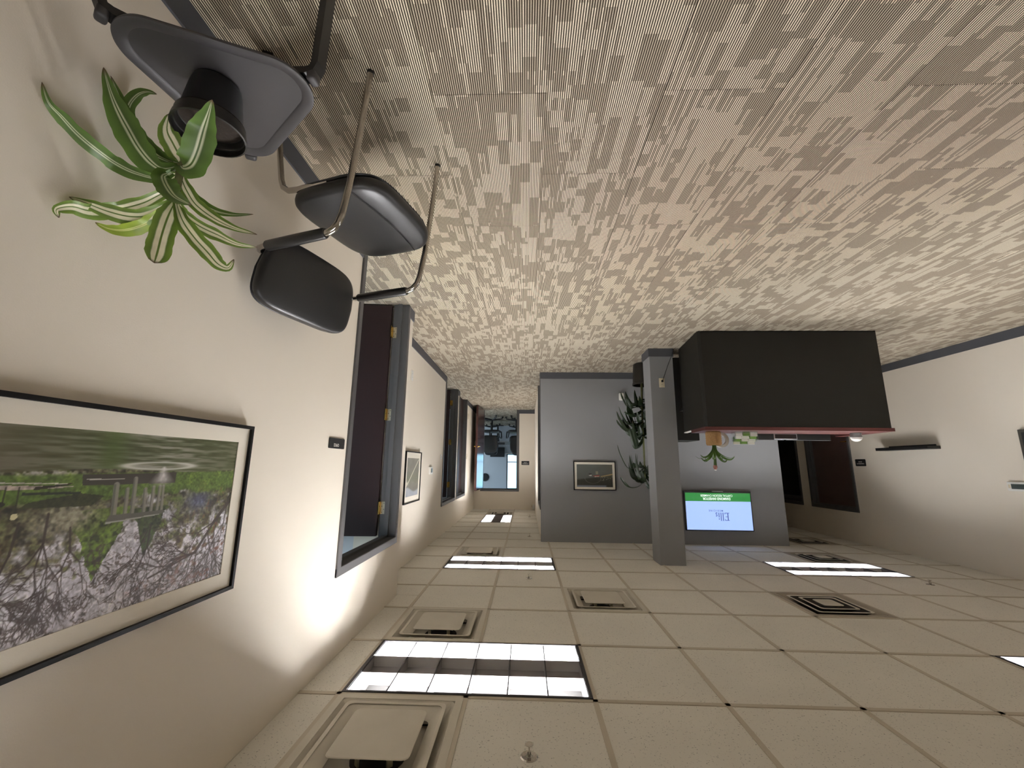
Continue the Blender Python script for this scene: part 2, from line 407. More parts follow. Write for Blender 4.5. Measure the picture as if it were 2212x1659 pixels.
for i in range(-8, 3):
    for j in range(-7, 16):
        if (i, j) in taken: continue
        x0, x1, y0, y1 = i*T+0.006, (i+1)*T-0.006, j*T+0.006, (j+1)*T-0.006
        if i == 2 and j == 2: # cut round the wall corner
            tile(x0, XR-.001, y0, YC1-.004); tile(x0, X2-.001, YC1+.004, y1); continue
        best = None
        for (a, c, d, e) in [(XL, XR if j*T < YC1-0.1 else X2, YB, YG), (X3, X2, YG, YE), (XL, XG, YG, YHALL)]:
            u0, u1, v0, v1 = max(x0, a+.001), min(x1, c-.001), max(y0, d+.001), min(y1, e-.001)
            if u1-u0 > 0.03 and v1-v0 > 0.03: tile(u0, u1, v0, v1)
def runner(name, x0, y0, x1, y1):
    MB().box(x0, y0, H, x1, y1, H+0.004).box((x0+x1)/2-.002 if x1-x0 < .1 else x0, (y0+y1)/2-.002 if y1-y0 < .1 else y0, H+.004, (x0+x1)/2+.002 if x1-x0 < .1 else x1, (y0+y1)/2+.002 if y1-y0 < .1 else y1, H+.03).build(name, 'grid', ceiling)
def split(lo, hi, cuts):
    out = []; a = lo
    for c0, c1 in sorted(cuts):
        if c0 > a: out.append((a, c0))
        a = max(a, c1)
    if hi > a: out.append((a, hi))
    return out
for i in range(-7, 3):
    x = i*T; y0 = YB; y1 = YG
    if X3 < x < X2: y1 = YE
    if x < XG: y1 = YHALL
    cuts = [(j*T+.0116, (j+1)*T-.0116) for (li, j) in LIGHTS.values() if li+1 == i]
    for a, c in split(y0, y1, cuts): runner('grid_runner', x-.0115, a, x+.0115, c)
for j in range(-6, 15):
    y = j*T; cuts = [(T+.0116, 2*T-.0116)] if j == 11 else []
    if y < YC1: spans = [(XL, XR)]
    elif y < YG: spans = [(XL, X2)]
    else: spans = ([(X3, X2)] if y < YE else []) + [(XL, XG)]
    for lo, hi in spans:
        for a, c in split(lo, hi, cuts if lo == X3 else []): runner('cross_runner', a, y-.0115, c, y+.0115)

# ---- walls
ZT = H + 0.15; WT = 0.12
D1 = (0.285, 1.395); D2 = (4.42, 5.66); D3 = (5.80, 6.93); DE = (0.506, 1.49); DL = (4.405, 5.45); DW = (5.67, 6.75); DC = (4.20, 5.25); DH = 2.083
b = MB(); b.box(XR, YB, 0, XR+WT, D1[0]+.03, ZT).box(XR, D1[1]-.03, 0, XR+WT, YC1, ZT).box(XR, D1[0]+.03, DH-.03, XR+WT, D1[1]-.03, ZT)
b.box(XR+WT, YC1-WT, 0, X2, YC1, ZT)
struct(b, 'wall_right', 'wall', 'cream painted wall with the OFFICE doorway and the large park picture', 'wall')
b = MB(); b.box(X2, YC1-WT, 0, X2+WT, D2[0]+.03, ZT).box(X2, D2[0]+.03, DH-.03, X2+WT, D2[1]-.03, ZT).box(X2, D2[1]-.03, 0, X2+WT, D3[0]+.03, ZT)
b.box(X2, D3[0]+.03, DH-.03, X2+WT, D3[1]-.03, ZT).box(X2, D3[1]-.03, 0, X2+WT, YE, ZT)
struct(b, 'wall_corridor_right', 'wall', 'cream corridor wall with two dark framed doorways side by side', 'wall')
b = MB(); b.box(-1.6, YE, 0, DE[0]+.03, YE+WT, ZT).box(DE[1]-.03, YE, 0, 4.3, YE+WT, ZT).box(DE[0]+.03, YE, DH-.03, DE[1]-.03, YE+WT, ZT)
struct(b, 'wall_far', 'wall', 'cream wall closing the corridor around the conference room doorway', 'wall')
b = MB(); b.box(X3-WT, YG+.13, 0, X3, DC[0]+.03, ZT).box(X3-WT, DC[0]+.03, DH-.03, X3, DC[1]-.03, ZT).box(X3-WT, DC[1]-.03, 0, X3, YE, ZT)
struct(b, 'wall_corridor_left', 'wall', 'cream corridor wall seen edge-on behind the grey wall corner', 'wall')
b = MB(); b.box(XG, YG, 0, X3, YG+.13, ZT)
struct(b, 'wall_center', 'grey', 'grey painted accent wall behind the reception desk', 'wall')
b = MB(); b.box(XL-WT, YB, 0, XL, DL[0]+.03, ZT).box(XL-WT, DL[0]+.03, DH-.03, XL, DL[1]-.03, ZT).box(XL-WT, DL[1]-.03, 0, XL, DW[0]+.03, ZT)
b.box(XL-WT, DW[0]+.03, DH-.03, XL, DW[1]-.03, ZT).box(XL-WT, DW[1]-.03, 0, XL, YHALL, ZT)
struct(b, 'wall_left', 'wall', 'long cream wall with the black shelf and the brown door', 'wall')
b = MB(); b.box(XL-WT, YB-WT, 0, XR+WT, YB, ZT); struct(b, 'wall_back', 'wall', 'cream wall closing the lobby behind the viewer', 'wall')
b = MB(); b.box(XL-WT, YHALL, 0, XG, YHALL+WT, ZT).box(XG, YG+.13, 0, XG+WT, YHALL+WT, ZT); struct(b, 'wall_hall', 'wall', 'cream walls of the side hall past the grey wall', 'wall')
COLX = (-1.186, -1.471); COLY = (2.777, 3.06)
b = MB(); b.rbox(COLX[0], COLY[0], 0, COLX[1], COLY[1], ZT, .003, 1); struct(b, 'wall_column', 'grey', 'square grey column rising beside the reception desk', 'column')

# ---- rubber baseboards
def bboard(name, segs, label):
    b = MB()
    for (x0, y0, x1, y1) in segs: b.box(x0, y0, 0.0005, x1, y1, 0.102)
    return struct(b, name, 'base', label, 'baseboard')
t = .009
bboard('baseboard_right', [(XR-t, YB, XR, D1[0]), (XR-t, D1[1], XR, YC1+t), (XR, YC1, X2, YC1+t)], 'charcoal rubber baseboard under the park picture and chair')
bboard('baseboard_corridor_right', [(X2-t, YC1+t, X2, D2[0]), (X2-t, D2[1], X2, D3[0]), (X2-t, D3[1], X2, YE)], 'charcoal baseboard along the corridor doorways')
bboard('baseboard_far', [(X3, YE-t, DE[0], YE), (DE[1], YE-t, X2, YE)], 'charcoal baseboard at the corridor end')
bboard('baseboard_center', [(XG, YG-t, X3, YG), (X3, YG, X3+t, DC[0])], 'charcoal baseboard along the grey accent wall')
bboard('baseboard_left', [(XL, YB, XL+t, DL[0]), (XL, DL[1], XL+t, DW[0]), (XL, DW[1], XL+t, YHALL)], 'charcoal baseboard along the long left wall')
bboard('baseboard_back', [(XL, YB, XR, YB+t)], 'charcoal baseboard along the back wall')
bboard('baseboard_column', [(COLX[1]-t, COLY[0]-t, COLX[0]+t, COLY[0]), (COLX[0], COLY[0], COLX[0]+t, COLY[1]), (COLX[1]-t, COLY[1], COLX[0]+t, COLY[1]+t), (COLX[1]-t, COLY[0], COLX[1], COLY[1])], 'charcoal baseboard wrapping the foot of the grey column')

# ---- adjoining rooms (seen through the doorways)
def shell(name, x0, x1, y0, y1, mt, label, open_sides='', win=None):
    """four thin walls of a side room with an optional window opening in the +X or +Y side"""
    b = MB(); w = .08
    if 'S' not in open_sides: b.box(x0, y0, 0, x1, y0+w, ZT)
    if 'W' not in open_sides: b.box(x0, y0, 0, x0+w, y1, ZT)
    if 'N' not in open_sides:
        if win and win[0] == 'N':
            a, c, z0, z1 = win[1:]
            b.box(x0, y1-w, 0, a, y1, ZT).box(c, y1-w, 0, x1, y1, ZT).box(a, y1-w, 0, c, y1, z0).box(a, y1-w, z1, c, y1, ZT)
        else: b.box(x0, y1-w, 0, x1, y1, ZT)
    if 'E' not in open_sides:
        if win and win[0] == 'E':
            a, c, z0, z1 = win[1:]
            b.box(x1-w, y0, 0, x1, a, ZT).box(x1-w, c, 0, x1, y1, ZT).box(x1-w, a, 0, x1, c, z0).box(x1-w, a, z1, x1, c, ZT)
        else: b.box(x1-w, y0, 0, x1, y1, ZT)
    b.box(x0, y0, H, x1, y1, H+.02)
    return struct(b, name, mt, label, 'wall')
shell('wall_office', XR+WT, 4.4, -1.7, YC1, 'office', 'pale walls of the room behind the OFFICE door', 'W', ('E', -0.9, 1.2, 0.9, 2.2))
shell('wall_offices', X2+WT, 4.4, YC1, YE, 'office', 'walls of the dim rooms off the corridor', 'W', ('E', 4.5, 5.4, 0.9, 2.2))
shell('wall_conference', -1.6, 4.3, YE+WT, 13.0, 'confwall', 'pale grey walls of the conference room at the corridor end', 'SE', ('N', -1.0, 1.03, 1.03, 2.26))
b = MB(); b.box(4.22, YE+WT, 0, 4.3, 13.0, .8).box(4.22, YE+WT, 2.3, 4.3, 13.0, ZT).box(4.22, YE+WT, .8, 4.3, 9.1, 2.3).box(4.22, 12.6, .8, 4.3, 13.0, 2.3)  # unseen window opening in this wall, added to brighten the conference room
struct(b, 'wall_conference_right', 'confwall', 'side wall of the conference room with a wide added window opening, out of view', 'wall')
b = MB(); b.box(X3-1.2, YG+.131, 0, X3-1.15, DC[1]+.2, ZT).box(X3-1.15, DC[1]+.05, 0, X3-WT, DC[1]+.2, ZT)
struct(b, 'wall_closet', 'wall', 'walls of the closet off the corridor', 'wall')

# conference window
w = thing('window_1', 'conference room window with a low mullion looking out to trees', 'window', (0.015, 12.96, 1.645), kind='structure')
fb = MB().box(-1.0, 12.93, 1.03, -0.96, 12.99, 2.26).box(0.99, 12.93, 1.03, 1.03, 12.99, 2.26).box(-1.0, 12.93, 1.03, 1.03, 12.99, 1.06).box(-1.0, 12.93, 2.23, 1.03, 12.99, 2.26)
fb.box(-1.0, 12.935, 1.30, 1.03, 12.985, 1.325).build('window_frame', 'frame', w)
MB().box(-.96, 12.957, 1.06, .99, 12.963, 1.30).build('pane', 'glass', w); MB().box(-.96, 12.957, 1.325, .99, 12.963, 2.23).build('pane', 'glass', w)
MB().rbox(-1.05, 12.86, 1.005, 1.08, 12.95, 1.03, .005).build('window_sill', 'white', w)

# outdoors beyond that window
b = MB(); b.box(-14, 13.4, -0.5, 16, 40, -0.4); struct(b, 'ground', 'ground', 'pale pavement outside the conference window', 'pavement')
bl = thing('pale_building', 'pale blue building across the pavement outside the window', 'building', (2, 30, -0.4))
MB().box(-8, 30, -.4, 12, 33, 6).build('facade', 'bluehouse', bl); MB().prism([(-8.3, 29.7), (12.3, 29.7), (12.3, 33.3), (-8.3, 33.3)], 6, 6.3).build('roof', 'silver', bl)
for k in range(7): MB().box(-7+k*2.7, 29.97, 1, -5.6+k*2.7, 30.02, 2.6).build('window', 'silver', bl)
tr = thing('street_tree', 'yellow-green tree outside the conference window', 'tree', (0.75, 17, -0.4))
MB().tube([(1.9, 17, -.4), (1.8, 17, 1.5), (1.2, 17, 3.0)], [.14, .11, .05]).build('trunk', 'bark', tr)
lb = MB(); rr = random.Random(3)
for k in range(900):
    a, e = rr.uniform(0, 6.28), rr.uniform(-1, 1); rad = 1.7*rr.random()**.4
    c = Vector((.75+rad*math.cos(a)*math.sqrt(1-e*e), 17+rad*math.sin(a)*math.sqrt(1-e*e), 4.05+rad*e*.95))
    d1 = Vector((rr.uniform(-1,1), rr.uniform(-1,1), rr.uniform(-1,1))).normalized()*.13; d2 = Vector((rr.uniform(-1,1), rr.uniform(-1,1), rr.uniform(-1,1))).normalized()*.09
    lb.add([c-d1, c+d2, c+d1, c-d2], [(0, 1, 2, 3)])
tag(lb.build('foliage', 'treegreen', tr), kind='stuff')

# ---- doors
def door_frame(name, label, loc, rz, width, depth=.14, proj=.012, stop=True):
    """hollow metal frame, local x along the wall, y into the wall"""
    d = thing(name, label, 'door', loc, rz, kind='structure'); fw = .052
    for x0, x1 in ((0, fw), (width-fw, width)):
        bb = MB().rbox(x0, -proj, 0, x1, WT+proj, DH, .004, 1)
        if stop:
            s0, s1 = (x1, x1+.016) if x0 == 0 else (x0-.016, x0)
            bb.box(s0, -proj+.062, 0, s1, -proj+.10, DH-fw)
        bb.build('jamb', 'frame', d, world=False)
    bb = MB().rbox(0, -proj-.0006, DH-fw, width, WT+proj+.0006, DH+.0005, .004, 1)
    if stop: bb.box(fw, -proj+.062, DH-fw-.016, width-fw, -proj+.10, DH-fw)
    bb.build('head', 'frame', d, world=False)
    return d
def hinge(parent, z, x, y, side=1, plate='steel', h=.1):
    """knuckle at (x, y) local; leaf plate on the jamb face running back towards -y"""
    hg = MB().tube([(x, y, z-h/2), (x, y, z+h/2)], .0075, 10).box(x+.004, y-.003, z-h/2, x+.035*1.0, y+.001, z+h/2).build('hinge', 'brass', parent, True, world=False)
    pb = MB().box(x-.0105, y-.042, z-h/2, x-.0075, y-.004, z+h/2).build('hinge_plate', plate, hg, world=False)
    sc = MB()
    for k, dz in enumerate((-.036, -.012, .012, .036)):
        yy = y-.014 if k % 2 else y-.030
        sc.lx([(.0035, 0), (.0035, .0012)], 8, lambda v: (x-.0075+v[2], yy+v[0], z+dz+v[1]))
    sc.build('screw', 'dark', hg, world=False)
    return hg
# door 1 (OFFICE): hinged on the far jamb, standing open into the room
W1 = D1[1]-D1[0]
d1 = door_frame('door_1', 'open dark mahogany door with brass hinges in the OFFICE doorway', (XR, D1[1], 0), R(-90), W1)
leaf = MB().rbox(.001, 0, .012, W1-.112, .044, 2.026, .003, 1).build('leaf', 'maroon', d1, world=False)
leaf.location = (.068, WT+.025, 0); leaf.rotation_euler = (0, 0, R(86))
for z in (.27, 1.02, 1.80): hinge(d1, z, .0625, WT+.010)
# door 2 / door 3 (corridor)
W2 = D2[1]-D2[0]
d2 = door_frame('door_2', 'dark framed doorway beside the thermostat with brass hinges on its jamb', (X2, D2[1], 0), R(-90), W2)
leaf = MB().rbox(.001, 0, .012, W2-.112, .044, 2.026, .003, 1).build('leaf', 'maroon', d2, world=False); leaf.location = (.068, WT+.025, 0); leaf.rotation_euler = (0, 0, R(88))
for z in (.27, 1.02, 1.80): hinge(d2, z, .0625, WT+.010, plate='brass')
W3 = D3[1]-D3[0]
d3 = door_frame('door_3', 'dark framed closed corridor door next to the conference room', (X2, D3[1], 0), R(-90), W3)
lf = MB().rbox(.054, .078, .012, W3-.054, .118, 2.026, .003, 1).build('leaf', 'maroon', d3, world=False)
# door 4 (conference room): swings into the corridor along the right wall
W4 = DE[1]-DE[0]
d4 = door_frame('door_4', 'open glossy mahogany door with brass lever at the conference room', (DE[0], YE, 0), 0, W4, stop=True)
LW = W4-.112
lf = MB().rbox(0, -.022, .012, LW, .022, 2.026, .003, 1).build('leaf', mat('glossy_mahogany', (74, 44, 42), 0.16, var=.15, vscale=3), d4, world=False)
lf.location = (W4-.045, -.03, 0); lf.rotation_euler = (0, 0, R(-86))
hb = MB()
for s in (-1, 1):
    hb.lx([(.03, 0), (.03, .008), (.012, .012), (.012, .045)], 12, lambda v: (LW-.065+v[0], s*(.022+v[2]), 1.0+v[1]))
    hb.tube([(LW-.065, s*.06, 1.0), (LW-.12, s*.062, 1.0), (LW-.17, s*.058, .998)], [.011, .01, .008], 8)
hb.build('lever_handle', 'brass', lf, True, world=False)
# door 5 (left wall, brown, closed) and door 6 (dark glazed)
W5 = DL[1]-DL[0]
d5 = door_frame('door_5', 'closed brown wooden door with brass lever in the long left wall', (XL, DL[0], 0), R(90), W5)
lf = MB().rbox(.054, .088, .012, W5-.054, .13, 2.026, .003, 1).build('leaf', 'brown_door', d5, world=False)
hb = MB(); hb.lx([(.03, 0), (.03, .01), (.012, .014), (.012, .05)], 12, lambda v: (.13+v[0], .088-v[2], 1.01+v[1]))
hb.tube([(.13, .04, 1.01), (.20, .038, 1.01), (.25, .042, 1.008)], [.011, .01, .008], 8); hb.build('lever_handle', 'brass', lf, True, world=False)
W6 = DW[1]-DW[0]
d6 = door_frame('door_6', 'dark glazed door in a grey frame past the brown door', (XL, DW[0], 0), R(90), W6)
g6 = MB().box(.054, .05, .012, .13, .09, 2.026).box(W6-.13, .05, .012, W6-.054, .09, 2.026).box(.13, .05, .012, W6-.13, .09, .25).box(.13, .05, 1.93, W6-.13, .09, 2.026).build('leaf', 'frame', d6, world=False)
MB().box(.13, .066, .25, W6-.13, .074, 1.93).build('pane', 'darkglass', g6, world=False)
# door 7 (closet on the hidden corridor side)
W7 = DC[1]-DC[0]
d7 = door_frame('door_7', 'dark framed door just past the grey wall corner', (X3, DC[0], 0), R(90), W7)
MB().rbox(.054, .078, .012, W7-.054, .118, 2.026, .003, 1).build('leaf', 'maroon', d7, world=False)

# ================================================================== CEILING FITTINGS
def make_light():
    o = thing('ceiling_light', '', 'ceiling light', (0, 0, H)); a, c, top = .585, .283, .112
    f = MB()
    for (x0, y0, x1, y1) in ((-.602, -.297, .602, -c), (-.602, c, .602, .297), (-.602, -c, -a, c), (a, -c, .602, c)): f.box(x0, y0, -.004, x1, y1, .012)
    f.build('trim', 'lampframe', o, world=False)
    h = MB()
    for (x0, y0, x1, y1) in ((-.6, -.295, .6, -.2855), (-.6, .2855, .6, .295), (-.6, -.285, -.5875, .285), (.5875, -.285, .6, .285)): h.box(x0, y0, .0125, x1, y1, .13)
    h.box(-.6, -.295, .13, .6, .295, .135).build('housing', 'slab', o, world=False)
    rw = 2*c/3
    for k in (0, 2):
        y0 = -c + k*rw
        MB().box(-a, y0+.004, top, a, y0+rw-.004, top+.004).build('reflector', 'lampwhite', o, world=False)
        MB().tube([(-a+.01, y0+rw/2, .080), (a-.01, y0+rw/2, .080)], .0155, 12).build('fluorescent_tube', 'lamp', o, True, world=False)
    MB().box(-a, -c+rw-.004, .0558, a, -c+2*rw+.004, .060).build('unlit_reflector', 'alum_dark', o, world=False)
    for k in range(4):
        y = -c + k*rw; LB = .0556 if k in (1, 2) else top
        MB().add([(-a, y-.002, .003), (a, y-.002, .003), (a, y+.002, .003), (-a, y+.002, .003), (-a, y-.004, LB), (a, y-.004, LB), (a, y+.004, LB), (-a, y+.004, LB)],
                 [(0,1,2,3),(4,7,6,5),(0,4,5,1),(2,6,7,3),(0,3,7,4),(1,5,6,2)]).build('louver_blade', 'alum', o, world=False)
    for k in range(7):
        x = -a + k*2*a/6
        for q in range(3):
            y0, y1 = -c+q*rw+.0045, -c+(q+1)*rw-.0045
            cb = MB().add([(x-.002, y0, .003), (x+.002, y0, .003), (x+.002, y1, .003), (x-.002, y1, .003), (x-.0028, y0, .078), (x+.0028, y0, .078), (x+.0028, y1, .078), (x-.0028, y1, .078)],
                     [(0,3,2,1),(4,5,6,7),(0,1,5,4),(1,2,6,5),(2,3,7,6),(3,0,4,7)])
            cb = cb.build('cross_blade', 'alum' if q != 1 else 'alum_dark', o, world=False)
            MB().box(x-.0034, y0, .0002, x+.0034, y1, .0029).build('blade_shade_strip', 'lampframe', cb, world=False)  # added dark strip stands for the unlit underside of the blade
    return o
L0 = make_light(); lights = [L0]
spots = [((T, T/2, H), 0, 'lit louvered ceiling light beside the OFFICE doorway, next to the two wide air diffusers'),
         ((T, 4.5*T, H), 0, 'lit louvered ceiling light at the mouth of the corridor by the grey wall corner'),
         ((-5*T, 4.5*T, H), 0, 'lit louvered ceiling light above the reception desk'),
         ((-5*T, T/2, H), 0, 'lit louvered ceiling light near the long cream wall, in front of the reception desk'),
         ((T, -3.5*T, H), 0, 'added, out-of-view dim louvered ceiling light overhead, on the viewer side of the wide near diffuser'),
         ((-5*T, -3.5*T, H), 0, 'added, out-of-view dim louvered ceiling light by the long cream wall, two rows before the desk'),
         ((1.5*T, 11*T, H), R(90), 'lit louvered ceiling light lying lengthwise at the far end of the corridor')]
for k, (loc, rz, lab) in enumerate(spots):
    o = L0 if k == 0 else dup(L0)
    o.location = loc; o.rotation_euler = (0, 0, rz); o['label'] = lab; o['group'] = 'fluorescent troffers in the ceiling grid'
    if k in (4, 5):                              # two unseen fittings, added to lift the near wall, have dimmed tubes
        for c in [x for x in bpy.data.objects if x.parent == o and x.name.startswith('fluorescent_tube')]:
            me = c.data.copy(); me.materials.clear(); me.materials.append(M['lamp_added']); c.data = me

def sq_ring(b, a0, z0, a1, z1, th=.0025):
    """sloping square band between half-size a0 at z0 and a1 at z1, with thickness and rounded corners"""
    def ring(a, z):
        pts = []; r = min(.025, a*.25)
        for cx, cy, s in ((a-r, a-r, 0), (-a+r, a-r, 90), (-a+r, -a+r, 180), (a-r, -a+r, 270)):
            for q in range(4):
                an = R(s + q*30); pts.append((cx+r*math.cos(an), cy+r*math.sin(an), z))
        return pts
    rs = [ring(a0, z0), ring(a1, z1), ring(a1, z1+th), ring(a0, z0+th)]; n = 16
    vs = sum(rs, []); fs = []
    for q in range(4):
        for k in range(n): fs.append((q*n+k, q*n+(k+1) % n, ((q+1) % 4)*n+(k+1) % n, ((q+1) % 4)*n+k))
    return b.add(vs, fs)
def sq_plate(b, prof):
    """closed stack of rounded squares (half-size, z)"""
    def ring(a, z):
        pts = []; r = max(min(.025, a*.25), 1e-4)
        for cx, cy, s in ((a-r, a-r, 0), (-a+r, a-r, 90), (-a+r, -a+r, 180), (a-r, -a+r, 270)):
            for q in range(4):
                an = R(s + q*30); pts.append((cx+r*math.cos(an), cy+r*math.sin(an), z))
        return pts
    vs = sum([ring(a, z) for a, z in prof], []); n = 16; fs = []
    for q in range(len(prof)-1):
        for k in range(n): fs.append((q*n+k, q*n+(k+1) % n, (q+1)*n+(k+1) % n, (q+1)*n+k))
    fs.append(tuple(range(n))[::-1]); fs.append(tuple((len(prof)-1)*n+k for k in range(n)))
    return b.add(vs, fs)
def make_vent(dirty):
    g = 'grill_dirty' if dirty else 'grill'
    o = thing('ceiling_diffuser', '', 'air vent', (0, 0, H)); b = MB()
    for (x0, y0, x1, y1) in ((-.296, -.296, .296, -.262), (-.296, .262, .296, .296), (-.296, -.262, -.262, .262), (.262, -.262, .296, .262)): b.box(x0, y0, -.002, x1, y1, .006)
    sq_ring(b, .262, 0.0, .20, .06); b.build('frame', g, o, world=False)
    bk = MB().box(-.21, -.21, .075, .21, .21, .08); bk.build('back_pan', 'duct' if dirty else g, o, world=False)
    MB().lathe([(.11, 0), (.11, .003)], (0, 0, .0715), 24).build('duct_opening', 'dark', o, world=False)
    if dirty:
        for a1, a0, z in ((.205, .15, -.001), (.142, .09, -.006)):
            b = MB(); sq_ring(b, a1, z, a0, z+.05); cn = b.build('cone', 'soot', o, True, world=False)
            b = MB(); sq_ring(b, a1+.009, z-.002, a1-.009, z-.001); b.build('cone_rim', 'grill', cn, True, world=False)
        b = MB(); sq_plate(b, [(.078, -.012), (.080, -.010), (.05, .012), (.03, .02)]); b.build('center_panel', 'grill', o, True, world=False)
    else:
        b = MB(); sq_ring(b, .222, -.006, .165, .030); sq_ring(b, .230, -.008, .214, -.006); b.build('cone', g, o, True, world=False)
        b = MB(); sq_plate(b, [(.155, -.016), (.158, -.013), (.10, .010), (.05, .016)])
        sq_plate(b, [(.004, -.0155), (.145, -.0162), (.155, -.016)]); b.build('center_panel', g, o, True, world=False)
        for k in range(4):
            an = R(45+90*k); MB().box(-.004, -.012, 0, .004, .012, .05).xf(lambda v: Vector((.09*math.cos(an)+v.x*math.cos(an)-v.y*math.sin(an), .09*math.sin(an)+v.x*math.sin(an)+v.y*math.cos(an), .018+v.z))).build('bracket', 'steel', o, world=False)
    return o
V0, V1 = make_vent(False), make_vent(True)
vlab = {(1, -1): ('wide off-white ceiling diffuser between the park picture wall and a sprinkler head', 0), (1, 1): ('off-white ceiling diffuser on the corridor side of the OFFICE door light', 0), (1, 5): ('off-white ceiling diffuser beside the corridor mouth light', 0),
        (-1, 2): ('off-white ceiling diffuser standing alone between the column and the OFFICE door light', 0), (-4, 2): ('soot-stained dark three-cone ceiling diffuser in front of the reception desk light', 1),
        (-6, 5): ('dusty three-cone ceiling diffuser right behind the reception desk light', 1), (-7, 7): ('ceiling diffuser in the side hall near the brown door', 1), (1, 12): ('ceiling diffuser past the lengthwise corridor light', 1)}  # the three-cone type carries dust and soot colours
used = [False, False]
for k in VENTS:
    lab, kind = vlab[k]; src = (V0, V1)[kind]; o = src if not used[kind] else dup(src); used[kind] = True
    o.location = ((k[0]+.5)*T, (k[1]+.5)*T, H); o['label'] = lab; o['group'] = 'square ceiling diffusers'
# sprinklers
sp = thing('sprinkler_head', '', 'sprinkler', (0, 0, H))
MB().lathe([(.012, -.003), (.030, -.004), (.034, .000), (.034, .004), (.012, .004)], (0, 0, 0), 20, caps=False).build('escutcheon', 'chrome', sp, True, world=False)
b = MB().tube([(0, 0, .003), (0, 0, -.018)], .006, 8)
for s in (-1, 1): b.tube([(0, s*.009, -.004), (0, s*.012, -.02), (0, s*.003, -.038)], .0025, 6)
b.build('frame_arm', 'chrome', sp, True, world=False)
b = MB().lathe([(.003, -.036), (.0165, -.040), (.0165, -.0415), (.003, -.0415)], (0, 0, 0), 16); b.build('deflector', 'chrome', sp, True, world=False)
for k, (x, y, lab) in enumerate([(.313, -.388, 'chrome sprinkler head in the tile beside the wide near diffuser'), (.299, 2.133, 'chrome sprinkler head in front of the corridor mouth light'),
                                 (.268, 4.574, 'chrome sprinkler head just inside the corridor'), (.246, 7.084, 'small sprinkler head beside the lengthwise corridor light'), (-3.566, 2.196, 'sprinkler head near the reception desk light')]):
    o = sp if k == 0 else dup(sp); o.location = (x, y, H+.004); o['label'] = lab; o['group'] = 'ceiling sprinkler heads'
pir = thing('motion_sensor', 'white motion sensor high in the corridor corner above the conference sign', 'sensor', (X3+.04, 8.40, 2.44))
MB().rbox(X3, 8.36, 2.385, X3+.06, 8.44, 2.49, .012).build('body', 'white', pir, True); MB().sphere((X3+.06, 8.40, 2.42), .03, 12, 6).build('lens', 'beige', pir, True)

